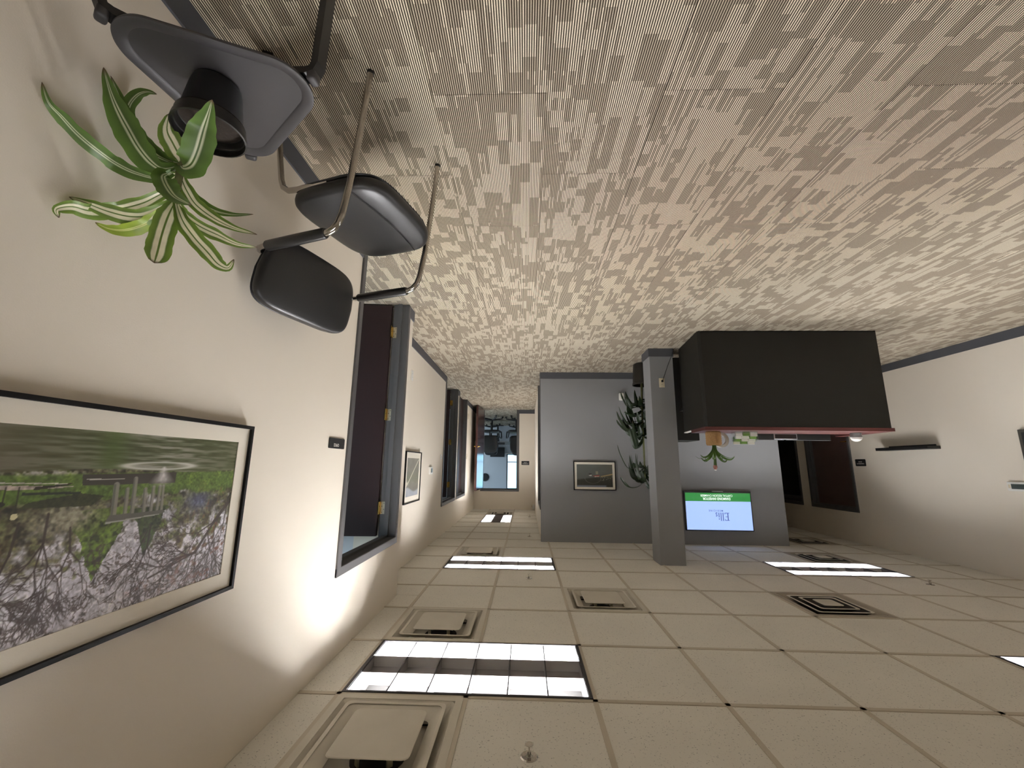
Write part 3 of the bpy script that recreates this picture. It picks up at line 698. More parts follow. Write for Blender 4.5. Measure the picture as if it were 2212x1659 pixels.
# ================================================================== PICTURES
def vnoise(w, h, cx, cy, rng):
    g = rng.random((cy+2, cx+2)); ys = np.linspace(0, cy, h, endpoint=False); xs = np.linspace(0, cx, w, endpoint=False)
    y0 = ys.astype(int); x0 = xs.astype(int); fy = (ys-y0)[:, None]; fx = (xs-x0)[None, :]; fy = fy*fy*(3-2*fy); fx = fx*fx*(3-2*fx)
    return (g[y0][:, x0]*(1-fy)*(1-fx) + g[y0][:, x0+1]*(1-fy)*fx + g[y0+1][:, x0]*fy*(1-fx) + g[y0+1][:, x0+1]*fy*fx)
def fbm(w, h, cx, cy, rng, o=4):
    r = np.zeros((h, w)); a = 1.0; s = 0
    for k in range(o): r += a*vnoise(w, h, int(cx*2**k), int(cy*2**k), rng); s += a; a *= .55
    return r/s
class Art:
    def __init__(s, w, h, seed): s.w, s.h = w, h; s.im = np.zeros((h, w, 3)); s.U, s.V = np.meshgrid((np.arange(w)+.5)/w, (np.arange(h)+.5)/h); s.rng = np.random.default_rng(seed); s.asp = w/h
    def n(s, cx, cy, o=4): return fbm(s.w, s.h, cx, cy, s.rng, o)
    def put(s, mask, c):
        c = np.array(c, float); mask = np.clip(mask, 0, 1)[..., None]
        s.im = s.im*(1-mask) + c*mask
    def quad(s, pts, c):
        m_ = np.ones((s.h, s.w), bool); n = len(pts); ar = sum(pts[i][0]*pts[(i+1) % n][1]-pts[(i+1) % n][0]*pts[i][1] for i in range(n)); sg = 1 if ar > 0 else -1
        for i in range(n):
            (a, b_), (c_, d) = pts[i], pts[(i+1) % n]; m_ &= sg*((c_-a)*(s.V-b_)-(d-b_)*(s.U-a)) >= 0
        s.put(m_.astype(float), c)
    def line(s, a, b_, wd, c):
        x0, x1 = sorted((a[0], b_[0])); y0, y1 = sorted((a[1], b_[1])); p = wd+.01
        i0, i1 = max(0, int((y0-p)*s.h)), min(s.h, int((y1+p)*s.h)+2); j0, j1 = max(0, int((x0-p)*s.w)), min(s.w, int((x1+p)*s.w)+2)
        if i0 >= i1 or j0 >= j1: return
        U, V = s.U[i0:i1, j0:j1]*s.asp, s.V[i0:i1, j0:j1]; ax, ay, bx, by = a[0]*s.asp, a[1], b_[0]*s.asp, b_[1]
        l2 = (bx-ax)**2+(by-ay)**2+1e-12; t_ = np.clip(((U-ax)*(bx-ax)+(V-ay)*(by-ay))/l2, 0, 1)
        d = np.hypot(U-ax-t_*(bx-ax), V-ay-t_*(by-ay)); px = 1/s.h
        m_ = np.clip((wd+px*.5-d)/px, 0, 1)[..., None]*.9
        s.im[i0:i1, j0:j1] = s.im[i0:i1, j0:j1]*(1-m_) + np.array(c)*m_
    def tree(s, p, ang, ln, wd, dep, c):
        q = (p[0]+ln*math.cos(ang)/s.asp, p[1]+ln*math.sin(ang)); s.line(p, q, wd, c)
        if dep == 0: return
        for k in range(2 if s.rng.random() < .6 else 3): s.tree(q, ang+s.rng.uniform(-.65, .65), ln*s.rng.uniform(.62, .9), max(wd*.66, .0012), dep-1, c)
    def mesh(s, name, org, xd, yd, W, Hh):
        """grid of coloured vertices printed on a flat sheet"""
        w, h = s.w, s.h; org, xd, yd = np.array(org), np.array(xd), np.array(yd)
        uu, vv = np.meshgrid(np.arange(w)/(w-1), np.arange(h)/(h-1))
        co = org + uu[..., None]*xd*W + vv[..., None]*yd*Hh
        idx = np.arange(w*h).reshape(h, w); f = np.stack([idx[:-1, :-1], idx[:-1, 1:], idx[1:, 1:], idx[1:, :-1]], -1).reshape(-1, 4)
        me = bpy.data.meshes.new(name); me.vertices.add(w*h); me.vertices.foreach_set('co', co.reshape(-1).astype(np.float32))
        me.loops.add(f.size); me.loops.foreach_set('vertex_index', f.reshape(-1).astype(np.int32)); me.polygons.add(len(f))
        me.polygons.foreach_set('loop_start', (np.arange(len(f))*4).astype(np.int32)); me.polygons.foreach_set('loop_total', np.full(len(f), 4, np.int32)); me.update()
        ca = me.color_attributes.new('Col', 'FLOAT_COLOR', 'POINT'); im = np.clip(s.im/255, 0, 1); lin = np.where(im <= .04045, im/12.92, ((im+.055)/1.055)**2.4)
        ca.data.foreach_set('color', np.concatenate([lin, np.ones((h, w, 1))], -1).reshape(-1).astype(np.float32)); me.materials.append(M['art'])
        return me
def park_art():
    a = Art(420, 264, 5); U, V = a.U, a.V; n1 = a.n(6, 4); n2 = a.n(30, 20, 3); n3 = a.n(70, 44, 2); hs = a.n(10, 70, 3)
    a.put(np.ones_like(U), (222, 219, 226)); a.put((n1-.35)*.9, (196, 192, 204))
    # woods: dense low, thinning upwards
    lim = .62 + .10*np.sin(U*9) + .18*np.clip((U-.45)*2, 0, 1)*np.clip((.75-U)*6, 0, 1) + .12*np.clip((U-.8)*4, 0, 1)
    dens = np.clip((lim - V)*5 + (n2-.5)*3.2, 0, 1); a.put(dens, (88, 82, 60)); a.put(dens*np.clip((n3-.45)*4, 0, 1), (128, 128, 88)); a.put(dens*np.clip((.45-n3)*4, 0, 1), (50, 46, 36))
    a.put(np.clip((n1-.5)*6, 0, 1)*dens*np.clip((n2-.4)*3, 0, 1), (104, 122, 56))
    # large conifer, dark conifer
    for cu, top, hw, base, c in ((.61, .80, .11, .42, (92, 112, 46)), (.43, .74, .075, .44, (62, 74, 44))):
        w_ = hw*np.clip((top-V)/(top-base), 0, 1)*(1+.5*(n2-.5)); m_ = (np.abs(U-cu) < w_) & (V > base); a.put(m_*.9, c); a.put(m_*np.clip((n3-.5)*5, 0, 1), tuple(v*1.35 for v in c)); a.put(m_*np.clip((.42-n3)*6, 0, 1), tuple(v*.55 for v in c))
    # pale blossom, rainbow mist
    bm_ = np.exp(-(((U-.73)/.10)**2+((V-.46)/.07)**2)*1.3); a.put(np.clip(bm_*1.6*(n3*1.7), 0, 1), (168, 163, 140))
    bm_ = np.exp(-(((U-.20)/.085)**2+((V-.43)/.09)**2)*1.4); a.put(bm_*.85, (104, 108, 138)); a.put(bm_*np.clip((V-.44)*9, 0, 1)*np.clip(n3*1.6, 0, 1), (176, 178, 176))
    # lawn, path, hedges
    lw = np.clip((.375+.03*(n2-.5)*2-V)*60, 0, 1)*np.clip((V-.225)*90, 0, 1); a.put(lw, (96, 118, 54)); a.put(lw*np.clip((n2-.5)*4, 0, 1), (118, 142, 60)); a.put(lw*np.clip((.4-n3)*4, 0, 1), (84, 104, 50))
    a.quad([(.62, .352), (.70, .33), (.84, .36), (.86, .385), (.66, .40)], (62, 64, 40))
    a.quad([(.70, .296), (1., .268), (1., .290), (.86, .300)], (196, 178, 168)); a.quad([(.745, .277), (1., .255), (1., .263), (.745, .281)], (206, 200, 184))
    a.quad([(.73, .277), (.83, .288), (.835, .305), (.74, .286)], (54, 46, 36)); a.quad([(.70, .322), (.86, .312), (.86, .325), (.70, .334)], (52, 56, 44))
    st = np.exp(-((V-.222)/.013)**2)*np.clip((U-.66)*8, 0, 1); a.put(st*np.clip((n3-.4)*5, 0, 1), (190, 184, 176))
    tx = a.n(110, 70, 2); rg2 = np.abs(a.n(16, 11, 4)-.5); up = np.clip((V-.48)*6, 0, 1)
    a.put(up*np.clip((.030-rg2)*60, 0, 1)*.75, (74, 62, 58)); rg3 = np.abs(a.n(26, 18, 4)-.5); a.put(up*np.clip((.024-rg3)*70, 0, 1)*.6, (92, 78, 72))
    a.im *= (0.70+.6*tx)[..., None]*np.where(V < .55, .88, 1.0)[..., None]
    # temple: base wall, columns, ring beam
    a.quad([(.34, .232), (.705, .236), (.70, .292), (.34, .30)], (62, 57, 50)); a.quad([(.56, .262), (.69, .258), (.69, .263), (.56, .267)], (176, 170, 160))
    for (x0, y0, x1, y1, w_) in ((.585, .297, .577, .47, .017), (.541, .323, .534, .47, .011), (.516, .265, .507, .475, .013), (.469, .33, .461, .465, .012), (.435, .321, .431, .462, .011), (.407, .317, .404, .46, .010), (.392, .317, .384, .462, .009)):
        a.line((x0, y0), (x1, y1), w_, (140, 136, 126)); a.line((x0+.006, y0), (x1+.006, y1), w_*.4, (98, 96, 88))
    a.quad([(.37, .468), (.59, .462), (.602, .50), (.365, .486)], (96, 93, 85)); a.quad([(.39, .487), (.60, .498), (.60, .507), (.39, .493)], (168, 166, 156))
    # pond
    wt = np.clip((.222+.012*np.sin(U*7)-V)*120, 0, 1); a.put(wt, (78, 82, 52)); a.put(wt*np.clip((hs-.45)*4, 0, 1)*.8, (118, 116, 98)); a.put(wt*np.clip((.42-hs)*4, 0, 1)*.8, (56, 62, 32))
    a.put(wt*np.clip((U-.72)*4, 0, 1)*.5, (96, 84, 72)); a.put(wt*np.exp(-((U-.40)/.16)**2)*np.clip((hs-.35)*3, 0, 1)*.9, (152, 150, 138)); a.put(wt*np.exp(-((U-.62)/.05)**2)*.6, (70, 88, 34))
    e = np.hypot((U-.415)/.145, (V-.19)/.021); a.put(np.exp(-((e-1)/.22)**2)*.9, (214, 212, 204)); a.put(np.exp(-((e)/1.5)**4)*.25, (170, 168, 160))
    jw = .008+.058*np.clip((V-.195)/.11, 0, 1); jm = np.clip(1.1-np.abs(U-.403)/jw, 0, 1)*np.clip((V-.19)*80, 0, 1)*np.clip((.325-V)*22, 0, 1); a.put(jm*(.55+.5*n3), (214, 209, 208))
    # bare trees against the sky, oak boughs on the far side
    dk = (58, 48, 44)
    for p, an, ln, wd, dp in (((.42, .55), 1.57, .12, .006, 6), ((.43, .58), 1.2, .10, .004, 5), ((.78, .42), 1.6, .14, .006, 6), ((.85, .45), 1.5, .14, .006, 6), ((.92, .44), 1.65, .15, .006, 6), ((.71, .5), 1.75, .12, .005, 6), ((.98, .5), 1.7, .12, .006, 6)): a.tree(p, an, ln, wd, dp, dk)
    a.line((-.01, .43), (.09, .60), .014, dk); a.line((.09, .60), (.176, .787), .011, dk); a.line((.176, .787), (.30, .80), .007, dk); a.line((.176, .787), (.393, .871), .006, dk)
    for p, an, ln in (((.05, .52), 1.2, .13), ((.09, .6), .4, .14), ((.12, .66), 1.9, .13), ((.15, .72), .9, .12), ((.17, .78), 1.6, .10), ((.25, .80), .3, .10), ((.30, .83), .9, .08), ((.02, .47), 1.5, .15), ((.22, .79), -.5, .08)): a.tree(p, an, ln, .0045, 5, dk)
    rd = np.clip((n2-.56)*9, 0, 1)*np.clip((n3-.4)*4, 0, 1); msk = np.clip((.30-U)*5, 0, 1)*np.clip((V-.28)*6, 0, 1) + np.exp(-(((U-.36)/.10)**2+((V-.88)/.08)**2)) + np.clip((U-.82)*5, 0, 1)*np.clip((V-.5)*4, 0, 1)*np.clip((.85-V)*6, 0, 1)
    a.put(rd*np.clip(msk, 0, 1)*.85, (112, 68, 54))
    a.line((.869, .287), (.866, .405), .003, (46, 44, 36)); e = np.hypot((U-.866)*a.asp, V-.418); a.put((e < .014).astype(float), (214, 206, 164))
    a.line((.90, .285), (.90, .35), .003, (40, 38, 32)); e = np.hypot((U-.905)*a.asp/1.5, V-.36); a.put((e < .012).astype(float), (46, 42, 36))
    return a
def bridge_art():
    a = Art(80, 120, 8); U, V = a.U, a.V; n = a.n(4, 5); n3 = a.n(24, 36, 2)
    a.put(np.ones_like(U), (112, 108, 98)); a.put((n-.3)*1.2, (142, 136, 122)); g = np.clip((V-.30)*5, 0, 1)*np.clip((.75-V)*5, 0, 1); a.put(g*n3, (104, 108, 84))
    s_ = np.clip((V-.80-.06*np.sin(U*5))*20, 0, 1); a.put(s_, (150, 156, 168)); a.put(s_*n, (190, 190, 192))
    a.line((.05, .04), (.80, .62), .016, (206, 198, 176)); a.line((.80, .62), (.98, .74), .01, (222, 216, 196)); a.put(np.exp(-(((U-.95)/.14)**2+((V-.66)/.05)**2))*.8, (228, 218, 196)); return a
def coast_art():
    a = Art(132, 82, 9); U, V = a.U, a.V; n = a.n(7, 5); n3 = a.n(40, 26, 2)
    a.put(np.ones_like(U), (84, 88, 84)); a.put(np.clip((.55-U)*1.4, 0, 1)*np.clip((.5-V)*3, 0, 1)*n*1.3, (92, 84, 66)); a.put(np.clip((.42-U)*3, 0, 1)*np.clip((V-.38)*5, 0, 1), (66, 62, 42))
    a.put(np.clip((V-.60+.06*np.sin(U*4))*14, 0, 1), (48, 46, 38)); a.put(np.clip((V-.90)*30, 0, 1)*np.clip((U-.16)*20, 0, 1), (122, 128, 140))
    a.quad([(0, .40), (0, .46), (.33, .56), (.33, .52)], (160, 138, 96)); a.quad([(.36, .46), (.55, .50), (.55, .52), (.36, .54)], (136, 64, 54)); a.quad([(.37, .54), (.50, .56), (.50, .52), (.37, .52)], (196, 168, 148))
    a.quad([(.40, .30), (.47, .30), (.47, .44), (.40, .44)], (132, 128, 108)); a.quad([(.58, .46), (.66, .48), (.66, .50), (.58, .52)], (196, 192, 184)); a.quad([(.58, .40), (.66, .40), (.66, .46), (.58, .46)], (56, 48, 50))
    a.put(np.clip((n3-.62)*9, 0, 1)*np.clip((.46-U)*5, 0, 1)*np.clip((V-.5)*9, 0, 1)*np.clip((.75-V)*9, 0, 1), (176, 170, 150)); e = np.hypot((U-.55)/.22, (V-.60)/.24); a.put(np.exp(-((e-1)/.05)**2)*.35*(V > .6), (150, 146, 136)); return a
def picture(name, label, org, xd, yd, W, Hh, art, mw, fw=.012, dep=.028):
    """org = lower-left outer corner on the wall as a viewer sees it"""
    xd, yd, org = Vector(xd), Vector(yd), Vector(org); nrm = xd.cross(yd)
    o = thing(name, label, 'picture', tuple(org + xd*W/2))
    def bx(u0, v0, u1, v1, d0, d1, nm, mt, par):
        b = MB(); ps = [org + xd*u + yd*v + nrm*d for d in (d0, d1) for (u, v) in ((u0, v0), (u1, v0), (u1, v1), (u0, v1))]
        b.add(ps, [(3,2,1,0),(4,5,6,7),(0,1,5,4),(1,2,6,5),(2,3,7,6),(3,0,4,7)]); return b.build(nm, mt, par)
    fr = MB()
    for (u0, v0, u1, v1) in ((0, 0, W, fw), (0, Hh-fw, W, Hh), (0, fw, fw, Hh-fw), (W-fw, fw, W, Hh-fw)):
        ps = [org + xd*u + yd*v + nrm*d for d in (.001, dep) for (u, v) in ((u0, v0), (u1, v0), (u1, v1), (u0, v1))]; fr.add(ps, [(3,2,1,0),(4,5,6,7),(0,1,5,4),(1,2,6,5),(2,3,7,6),(3,0,4,7)])
    fr.build('frame', 'black_frame', o)
    mbd = MB()
    for (u0, v0, u1, v1) in ((fw, fw, W-fw, mw), (fw, Hh-mw, W-fw, Hh-fw), (fw, mw, mw, Hh-mw), (W-mw, mw, W-fw, Hh-mw)):
        ps = [org + xd*u + yd*v + nrm*d for d in (.006, .018) for (u, v) in ((u0, v0), (u1, v0), (u1, v1), (u0, v1))]; mbd.add(ps, [(3,2,1,0),(4,5,6,7),(0,1,5,4),(1,2,6,5),(2,3,7,6),(3,0,4,7)])
    mbd.build('mat_board', 'mat_board', o)
    p0 = org + xd*mw + yd*mw + nrm*.0155 - worldloc(o)
    link('print', art.mesh('print', p0, xd, yd, W-2*mw, Hh-2*mw), o)
    bx(fw, fw, W-fw, Hh-fw, .002, .005, 'backing', 'black_frame', o)
    return o
picture('framed_picture', 'large black framed photograph of a park pond with fountain and stone columns', (XR, -.618, 1.305), (0, -1, 0), (0, 0, 1), .872, .586, park_art(), .064)
picture('framed_picture', 'tall black framed picture of a misty bridge on the corridor wall', (X2, 2.97, 1.295), (0, -1, 0), (0, 0, 1), .66, .575, bridge_art(), .075)
picture('framed_picture', 'small black framed picture of red roofed houses by water on the grey wall', (-1.003, YG, 1.366), (1, 0, 0), (0, 0, 1), .622, .42, coast_art(), .046)
pl = thing('wall_panel', 'dark panel on the long left wall below the white thermostat', 'wall panel', (XL, 1.75, 1.03))
MB().rbox(XL+.001, 1.33, 1.03, XL+.03, 2.165, 1.50, .003, 1).build('panel', mat('dark_olive_panel', (66, 63, 55), .5), pl); MB().box(XL+.03, 1.36, 1.06, XL+.032, 2.135, 1.47).build('face', 'black', pl)

# ================================================================== SIGNS, SWITCHES, SMALL WALL THINGS
def sign(label, c, xd, W, Hh, lines, dep=.006):
    xd = Vector(xd); yd = Vector((0, 0, 1)); nrm = xd.cross(yd); c = Vector(c); o = thing('door_sign', label, 'sign', tuple(c))
    b = MB(); r = min(W, Hh)*.12; pts = []
    for cx, cy, s in ((W/2-r, Hh/2-r, 0), (-W/2+r, Hh/2-r, 90), (-W/2+r, -Hh/2+r, 180), (W/2-r, -Hh/2+r, 270)):
        for q in range(5): pts.append((cx+r*math.cos(R(s+q*22.5)), cy+r*math.sin(R(s+q*22.5))))
    n = len(pts); b.add([c+xd*u+yd*v+nrm*.0005 for u, v in pts]+[c+xd*u+yd*v+nrm*dep for u, v in pts], [tuple(range(n))[::-1], tuple(range(n, 2*n))]+[(i, (i+1) % n, n+(i+1) % n, n+i) for i in range(n)])
    b.build('plate', 'black', o)
    for (tx, sz, du, dv, sx) in lines: put_text('lettering', tx, sz, c+xd*du+yd*dv+nrm*(dep+.0006), xd, yd, 'sign_text', o, sx, .0004)
    return o
sign('small black plaque lettered OFFICE beside the open mahogany door', (XR, .150, 1.330), (0, -1, 0), .19, .058, [('OFFICE', .024, .01, .009, .85)])
sign('black plaque lettered CONFERENCE ROOM beside the corridor end doorway', (.345, YE, 1.372), (1, 0, 0), .20, .10, [('CONFERENCE', .024, 0, .018, .95), ('ROOM', .024, 0, -.012, .95)])
sign('black plaque lettered CONFERENCE ROOM beside the brown door', (XL, 4.248, 1.343), (0, 1, 0), .19, .102, [('CONFERENCE', .023, 0, .015, .95), ('ROOM', .023, 0, -.013, .95)])
def thermostat(label, c, xd, W, Hh):
    xd = Vector(xd); yd = Vector((0, 0, 1)); nrm = xd.cross(yd); c = Vector(c); o = thing('thermostat', label, 'thermostat', tuple(c))
    def bx(u0, v0, u1, v1, d0, d1, nm, mt):
        b = MB().rbox(u0, v0, d0, u1, v1, d1, .004); b.xf(lambda p: c+xd*p.x+yd*p.y+nrm*p.z); return b.build(nm, mt, o, True)
    bx(-W/2, -Hh/2, W/2, Hh/2, .0005, .026, 'case', 'white'); bx(-W*.36, -Hh*.28, W*.30, Hh*.28, .024, .0275, 'display', 'lcd'); bx(W*.34, -Hh*.2, W*.44, Hh*.2, .024, .028, 'button', 'beige')
    return o
thermostat('white thermostat with grey display on the corridor wall beside the bridge picture', (X2, 3.56, 1.52), (0, -1, 0), .14, .10)
thermostat('white thermostat with grey display on the long left wall above the dark panel', (XL, 2.27, 1.597), (0, 1, 0), .19, .092)
def plate(label, name, cat, c, xd, W, Hh, mt, detail):
    xd = Vector(xd); yd = Vector((0, 0, 1)); nrm = xd.cross(yd); c = Vector(c); o = thing(name, label, cat, tuple(c))
    b = MB().rbox(-W/2, -Hh/2, .0003, W/2, Hh/2, .007, .003); b.xf(lambda p: c+xd*p.x+yd*p.y+nrm*p.z); b.build('cover_plate', mt, o, True)
    if detail == 'outlet':
        for dv in (-.02, .02):
            b = MB().rbox(-.015, dv-.013, .0065, .015, dv+.013, .0085, .002); b.xf(lambda p: c+xd*p.x+yd*p.y+nrm*p.z); s = b.build('socket', mt, o, True)
            b = MB().box(-.007, dv-.004, .0084, -.005, dv+.006, .0088).box(.005, dv-.004, .0084, .007, dv+.006, .0088); b.xf(lambda p: c+xd*p.x+yd*p.y+nrm*p.z); b.build('slot', 'dark', s)
    else:
        b = MB().rbox(-.005, -.012, .0065, .005, .012, .016, .002); b.xf(lambda p: c+xd*p.x+yd*p.y+nrm*p.z); b.build('toggle', mt, o, True)
    return o
plate('ivory light switch beside the dark framed doorway with brass hinges', 'light_switch', 'light switch', (X2, 4.27, 1.32), (0, -1, 0), .115, .07, 'white', 'switch')
plate('ivory outlet low on the corridor wall behind the OFFICE door corner', 'wall_outlet', 'outlet', (X2, 2.42, .43), (0, -1, 0), .075, .118, 'white', 'outlet')
plate('ivory outlet on the corridor wall past the second doorway', 'wall_outlet', 'outlet', (X2, 7.15, .35), (0, -1, 0), .075, .118, 'beige', 'outlet')
plate('ivory switch on the corridor wall past the second doorway', 'light_switch', 'light switch', (X2, 7.08, 1.25), (0, -1, 0), .075, .118, 'beige', 'switch')
colout = plate('ivory outlet plate on the grey column with a black cord', 'wall_outlet', 'outlet', (-1.321, COLY[0], .433), (1, 0, 0), .066, .115, 'beige', 'outlet')
plate('ivory outlet on the grey wall behind the tall plant', 'wall_outlet', 'outlet', (-1.372, YG, .47), (1, 0, 0), .07, .115, 'beige', 'outlet')
cd = thing('power_cord', 'black power cord running from the column outlet down behind the desk', 'cord', (-1.33, COLY[0]-.02, .09))
MB().rbox(-1.334, COLY[0]-.03, .402, -1.312, COLY[0]-.008, .428, .004).build('plug', 'black', cd, True)
MB().tube([(-1.325, COLY[0]-.026, .41), (-1.345, COLY[0]-.024, .36), (-1.40, COLY[0]-.02, .22), (-1.452, COLY[0]-.02, .10), (-1.475, COLY[0]-.02, .04), (-1.482, COLY[0]-.01, .006)], .0035, 6).build('cable', 'black', cd, True)
af = thing('air_freshener', 'white plug-in air freshener on the grey wall left of the tall plant', 'air freshener', (-1.133, YG-.03, .33))
MB().rbox(-1.172, YG-.055, .33, -1.095, YG-.0005, .442, .014, 3).build('body', 'white', af, True); MB().lathe([(.009, 0), (.009, .003)], (0, 0, 0), 12).xf(lambda v: Vector((-1.145+v.x, YG-.0555-v.z, .395+v.y))).build('vent', 'dark', af)
sh = thing('wall_shelf', 'black floating shelf on the long cream wall', 'shelf', (XL, 3.38, 1.145))
MB().rbox(XL+.0005, 3.0, 1.150, XL+.16, 3.755, 1.188, .003, 1).build('board', 'black', sh); MB().rbox(XL+.0005, 3.05, 1.128, XL+.02, 3.70, 1.150, .002, 1).build('rail', 'black', sh)

# ---- wall display
tv = thing('wall_display', 'flat screen on the grey wall showing a pale blue slide with a green banner', 'television', (-2.445, YG, 1.778))
tx0, tx1, tz0, tz1, ty = -2.925, -1.967, 1.776, 2.326, YG-.06
MB().rbox(tx0, ty, tz0, tx1, ty+.035, tz1, .004, 1).build('bezel', 'black', tv); MB().box(-2.6, ty+.035, 1.95, -2.3, YG, 2.2).build('wall_mount', 'black', tv)
MB().rbox(-2.53, ty-.003, tz0-.004, -2.37, ty+.02, tz0+.006, .002, 1).build('badge', 'silver', tv)
sx0, sx1, sz0, sz1, zs = tx0+.016, tx1-.016, tz0+.024, tz1-.014, tz0+.142
MB().box(sx0, ty-.001, zs, sx1, ty+.002, sz1).build('slide', 'screen_blue', tv); MB().box(sx0, ty-.001, sz0, sx1, ty+.002, zs).build('banner', 'screen_green', tv)
yt = ty-.0018
put_text('banner_text', 'DIAMOND INVESTOR', .047, (-2.43, yt, zs-.038), (1, 0, 0), (0, 0, 1), 'screen_white', tv, .86, .0012)
put_text('banner_text', 'CAPITAL REGION CHAMBER', .043, (-2.43, yt, zs-.082), (1, 0, 0), (0, 0, 1), 'screen_white', tv, .84, .0003)
put_text('subtitle', 'M E D I C I N E', .033, (-2.405, yt, zs+.128), (1, 0, 0), (0, 0, 1), 'screen_navy', tv, .95, .0004)
lg = MB(); zb = zs+.158; hh = .105
def r_(x0, z0, x1, z1): lg.box(x0, yt-.0004, zb+z0, x1, yt, zb+z1)
X0 = -2.580                                      # E l l i : thin serif strokes, tall capital
r_(X0-.010, 0, X0+.055, .007); r_(X0-.010, hh-.007, X0+.055, hh); r_(X0+.004, 0, X0+.016, hh); r_(X0+.016, hh*.5-.003, X0+.044, hh*.5+.004); r_(X0+.048, 0, X0+.055, .020); r_(X0+.048, hh-.02, X0+.055, hh)
for x in (X0+.078, X0+.107): r_(x-.005, 0, x+.005, hh+.004); r_(x-.010, 0, x+.010, .004); r_(x-.010, hh, x, hh+.004)
x = X0+.136; r_(x-.005, 0, x+.005, .062); r_(x-.010, 0, x+.010, .004); r_(x-.010, .058, x, .062); lg.lx([(.0075, -.0002), (.0075, .0002)], 10, lambda v: (x+v[0], yt-.0002+v[2], zb+.085+v[1]))
lg.build('title', 'screen_navy', tv); put_text('title_letter', 's', .118, (X0+.170, yt, zb+.031), (1, 0, 0), (0, 0, 1), 'screen_navy', tv, .72)

# ================================================================== RECEPTION DESK
dk = thing('reception_desk', 'dark laminate reception desk with a cherry wood counter', 'desk', (-2.445, 2.5, 0))
DX0, DX1, DY = -3.375, -1.505, 2.085
MB().prism([(DX1-.022, DY), (DX1, DY+.03), (DX1-.055, 2.80), (DX1-.085, 2.80), (DX1-.04, DY+.05)], .001, 1.03).build('side_panel', 'desk', dk)
MB().prism([(DX0+.022, DY), (DX0, DY+.03), (DX0-.06, 2.95), (DX0-.03, 2.95), (DX0+.04, DY+.05)], .001, 1.03).build('side_panel', 'desk', dk)
MB().rbox(DX0+.022, DY-.004, .012, DX1-.022, DY+.03, 1.03, .002, 1).build('front_panel', 'desk', dk)
MB().box(DX0+.04, DY+.02, 0.0005, DX1-.04, DY+.04, .012).build('toe_kick', 'dark', dk)
MB().prism([(DX0-.004, DY-.008), (DX1+.006, DY-.008), (DX1-.018, 2.50), (DX0-.045, 2.50)], 1.030, 1.064).build('counter', 'cherry', dk)
MB().prism([(DX0-.045, 2.501), (DX0+.05, 2.501), (DX0+.02, 2.86), (DX0-.075, 2.86)], 1.030, 1.064).build('counter_return', 'cherry', dk)
MB().prism([(DX1-.022, 2.501), (DX1-.06, 2.501), (DX1-.09, 2.80), (DX1-.052, 2.80)], 1.030, 1.040).build('edge_trim', 'white', dk)
MB().box(DX0+.03, 2.40, .72, DX1-.10, 3.02, .75).build('worktop', 'desk', dk)
for x in (DX0+.06, DX1-.16): MB().box(x, 2.45, .0005, x+.04, 2.98, .72).build('support', 'desk', dk)
CT = 1.0645
fc = thing('file_cabinet', 'dark brown cabinet behind the column end of the reception desk', 'cabinet', (-1.72, 3.4, 0))
MB().rbox(-1.90, 3.20, .001, -1.56, 3.62, 1.10, .004, 1).build('body', 'desk', fc)
for k in range(3): dr = MB().rbox(-1.885, 3.62, .05+k*.345, -1.575, 3.635, .375+k*.345, .003, 1).build('drawer', 'desk', fc); MB().box(-1.76, 3.635, .29+k*.345, -1.70, 3.655, .30+k*.345).build('handle', 'steel', dr)
for k, (x0, x1, lab) in enumerate(((-2.76, -2.24, 'black computer monitor behind the desk counter, on the column side'), (-3.30, -2.785, 'black computer monitor behind the desk counter, on the brown door side'))):
    mo = thing('computer_monitor', lab, 'monitor', ((x0+x1)/2, 2.88, .75), group='monitors on the reception desk'); mx = (x0+x1)/2
    MB().rbox(x0, 2.86, .80, x1, 2.89, 1.108, .006).build('back_shell', 'black', mo, True); MB().box(x0+.012, 2.89, .815, x1-.012, 2.892, 1.095).build('screen', 'lcd', mo)
    MB().box(x0, 2.862, 1.108, x1, 2.888, 1.1105).build('top_edge', 'silver', mo)
    MB().rbox(mx-.03, 2.835, .76, mx+.03, 2.86, .95, .004).build('neck', 'black', mo); MB().rbox(mx-.12, 2.78, .7505, mx+.12, 2.95, .762, .005).build('foot', 'black', mo)
# low framed card on the counter
fr = thing('counter_sign', 'low black card in a pale metal frame at the back of the desk counter', 'sign', (-2.53, 2.47, CT))
MB().rbox(-2.655, 2.462, CT, -2.405, 2.472, CT+.062, .002, 1).build('frame', 'silver', fr); MB().box(-2.645, 2.4605, CT+.008, -2.415, 2.463, CT+.054).build('card', 'black', fr); MB().box(-2.60, 2.472, CT, -2.46, 2.495, CT+.004).build('foot', 'silver', fr)
# dome
dm = thing('dome_light', 'small white domed button light on a grey base at the counter end', 'dome light', (-3.16, 2.30, CT))
MB().lathe([(.048, 0), (.05, .006), (.05, .036), (.054, .040), (.054, .046)], (-3.16, 2.30, CT), 24).build('base', mat('grey_base', (150, 152, 150), .5), dm, True)
MB().sphere((-3.16, 2.30, CT+.046), .052, 20, 12, .85, 0.0).build('dome', 'white', dm, True)
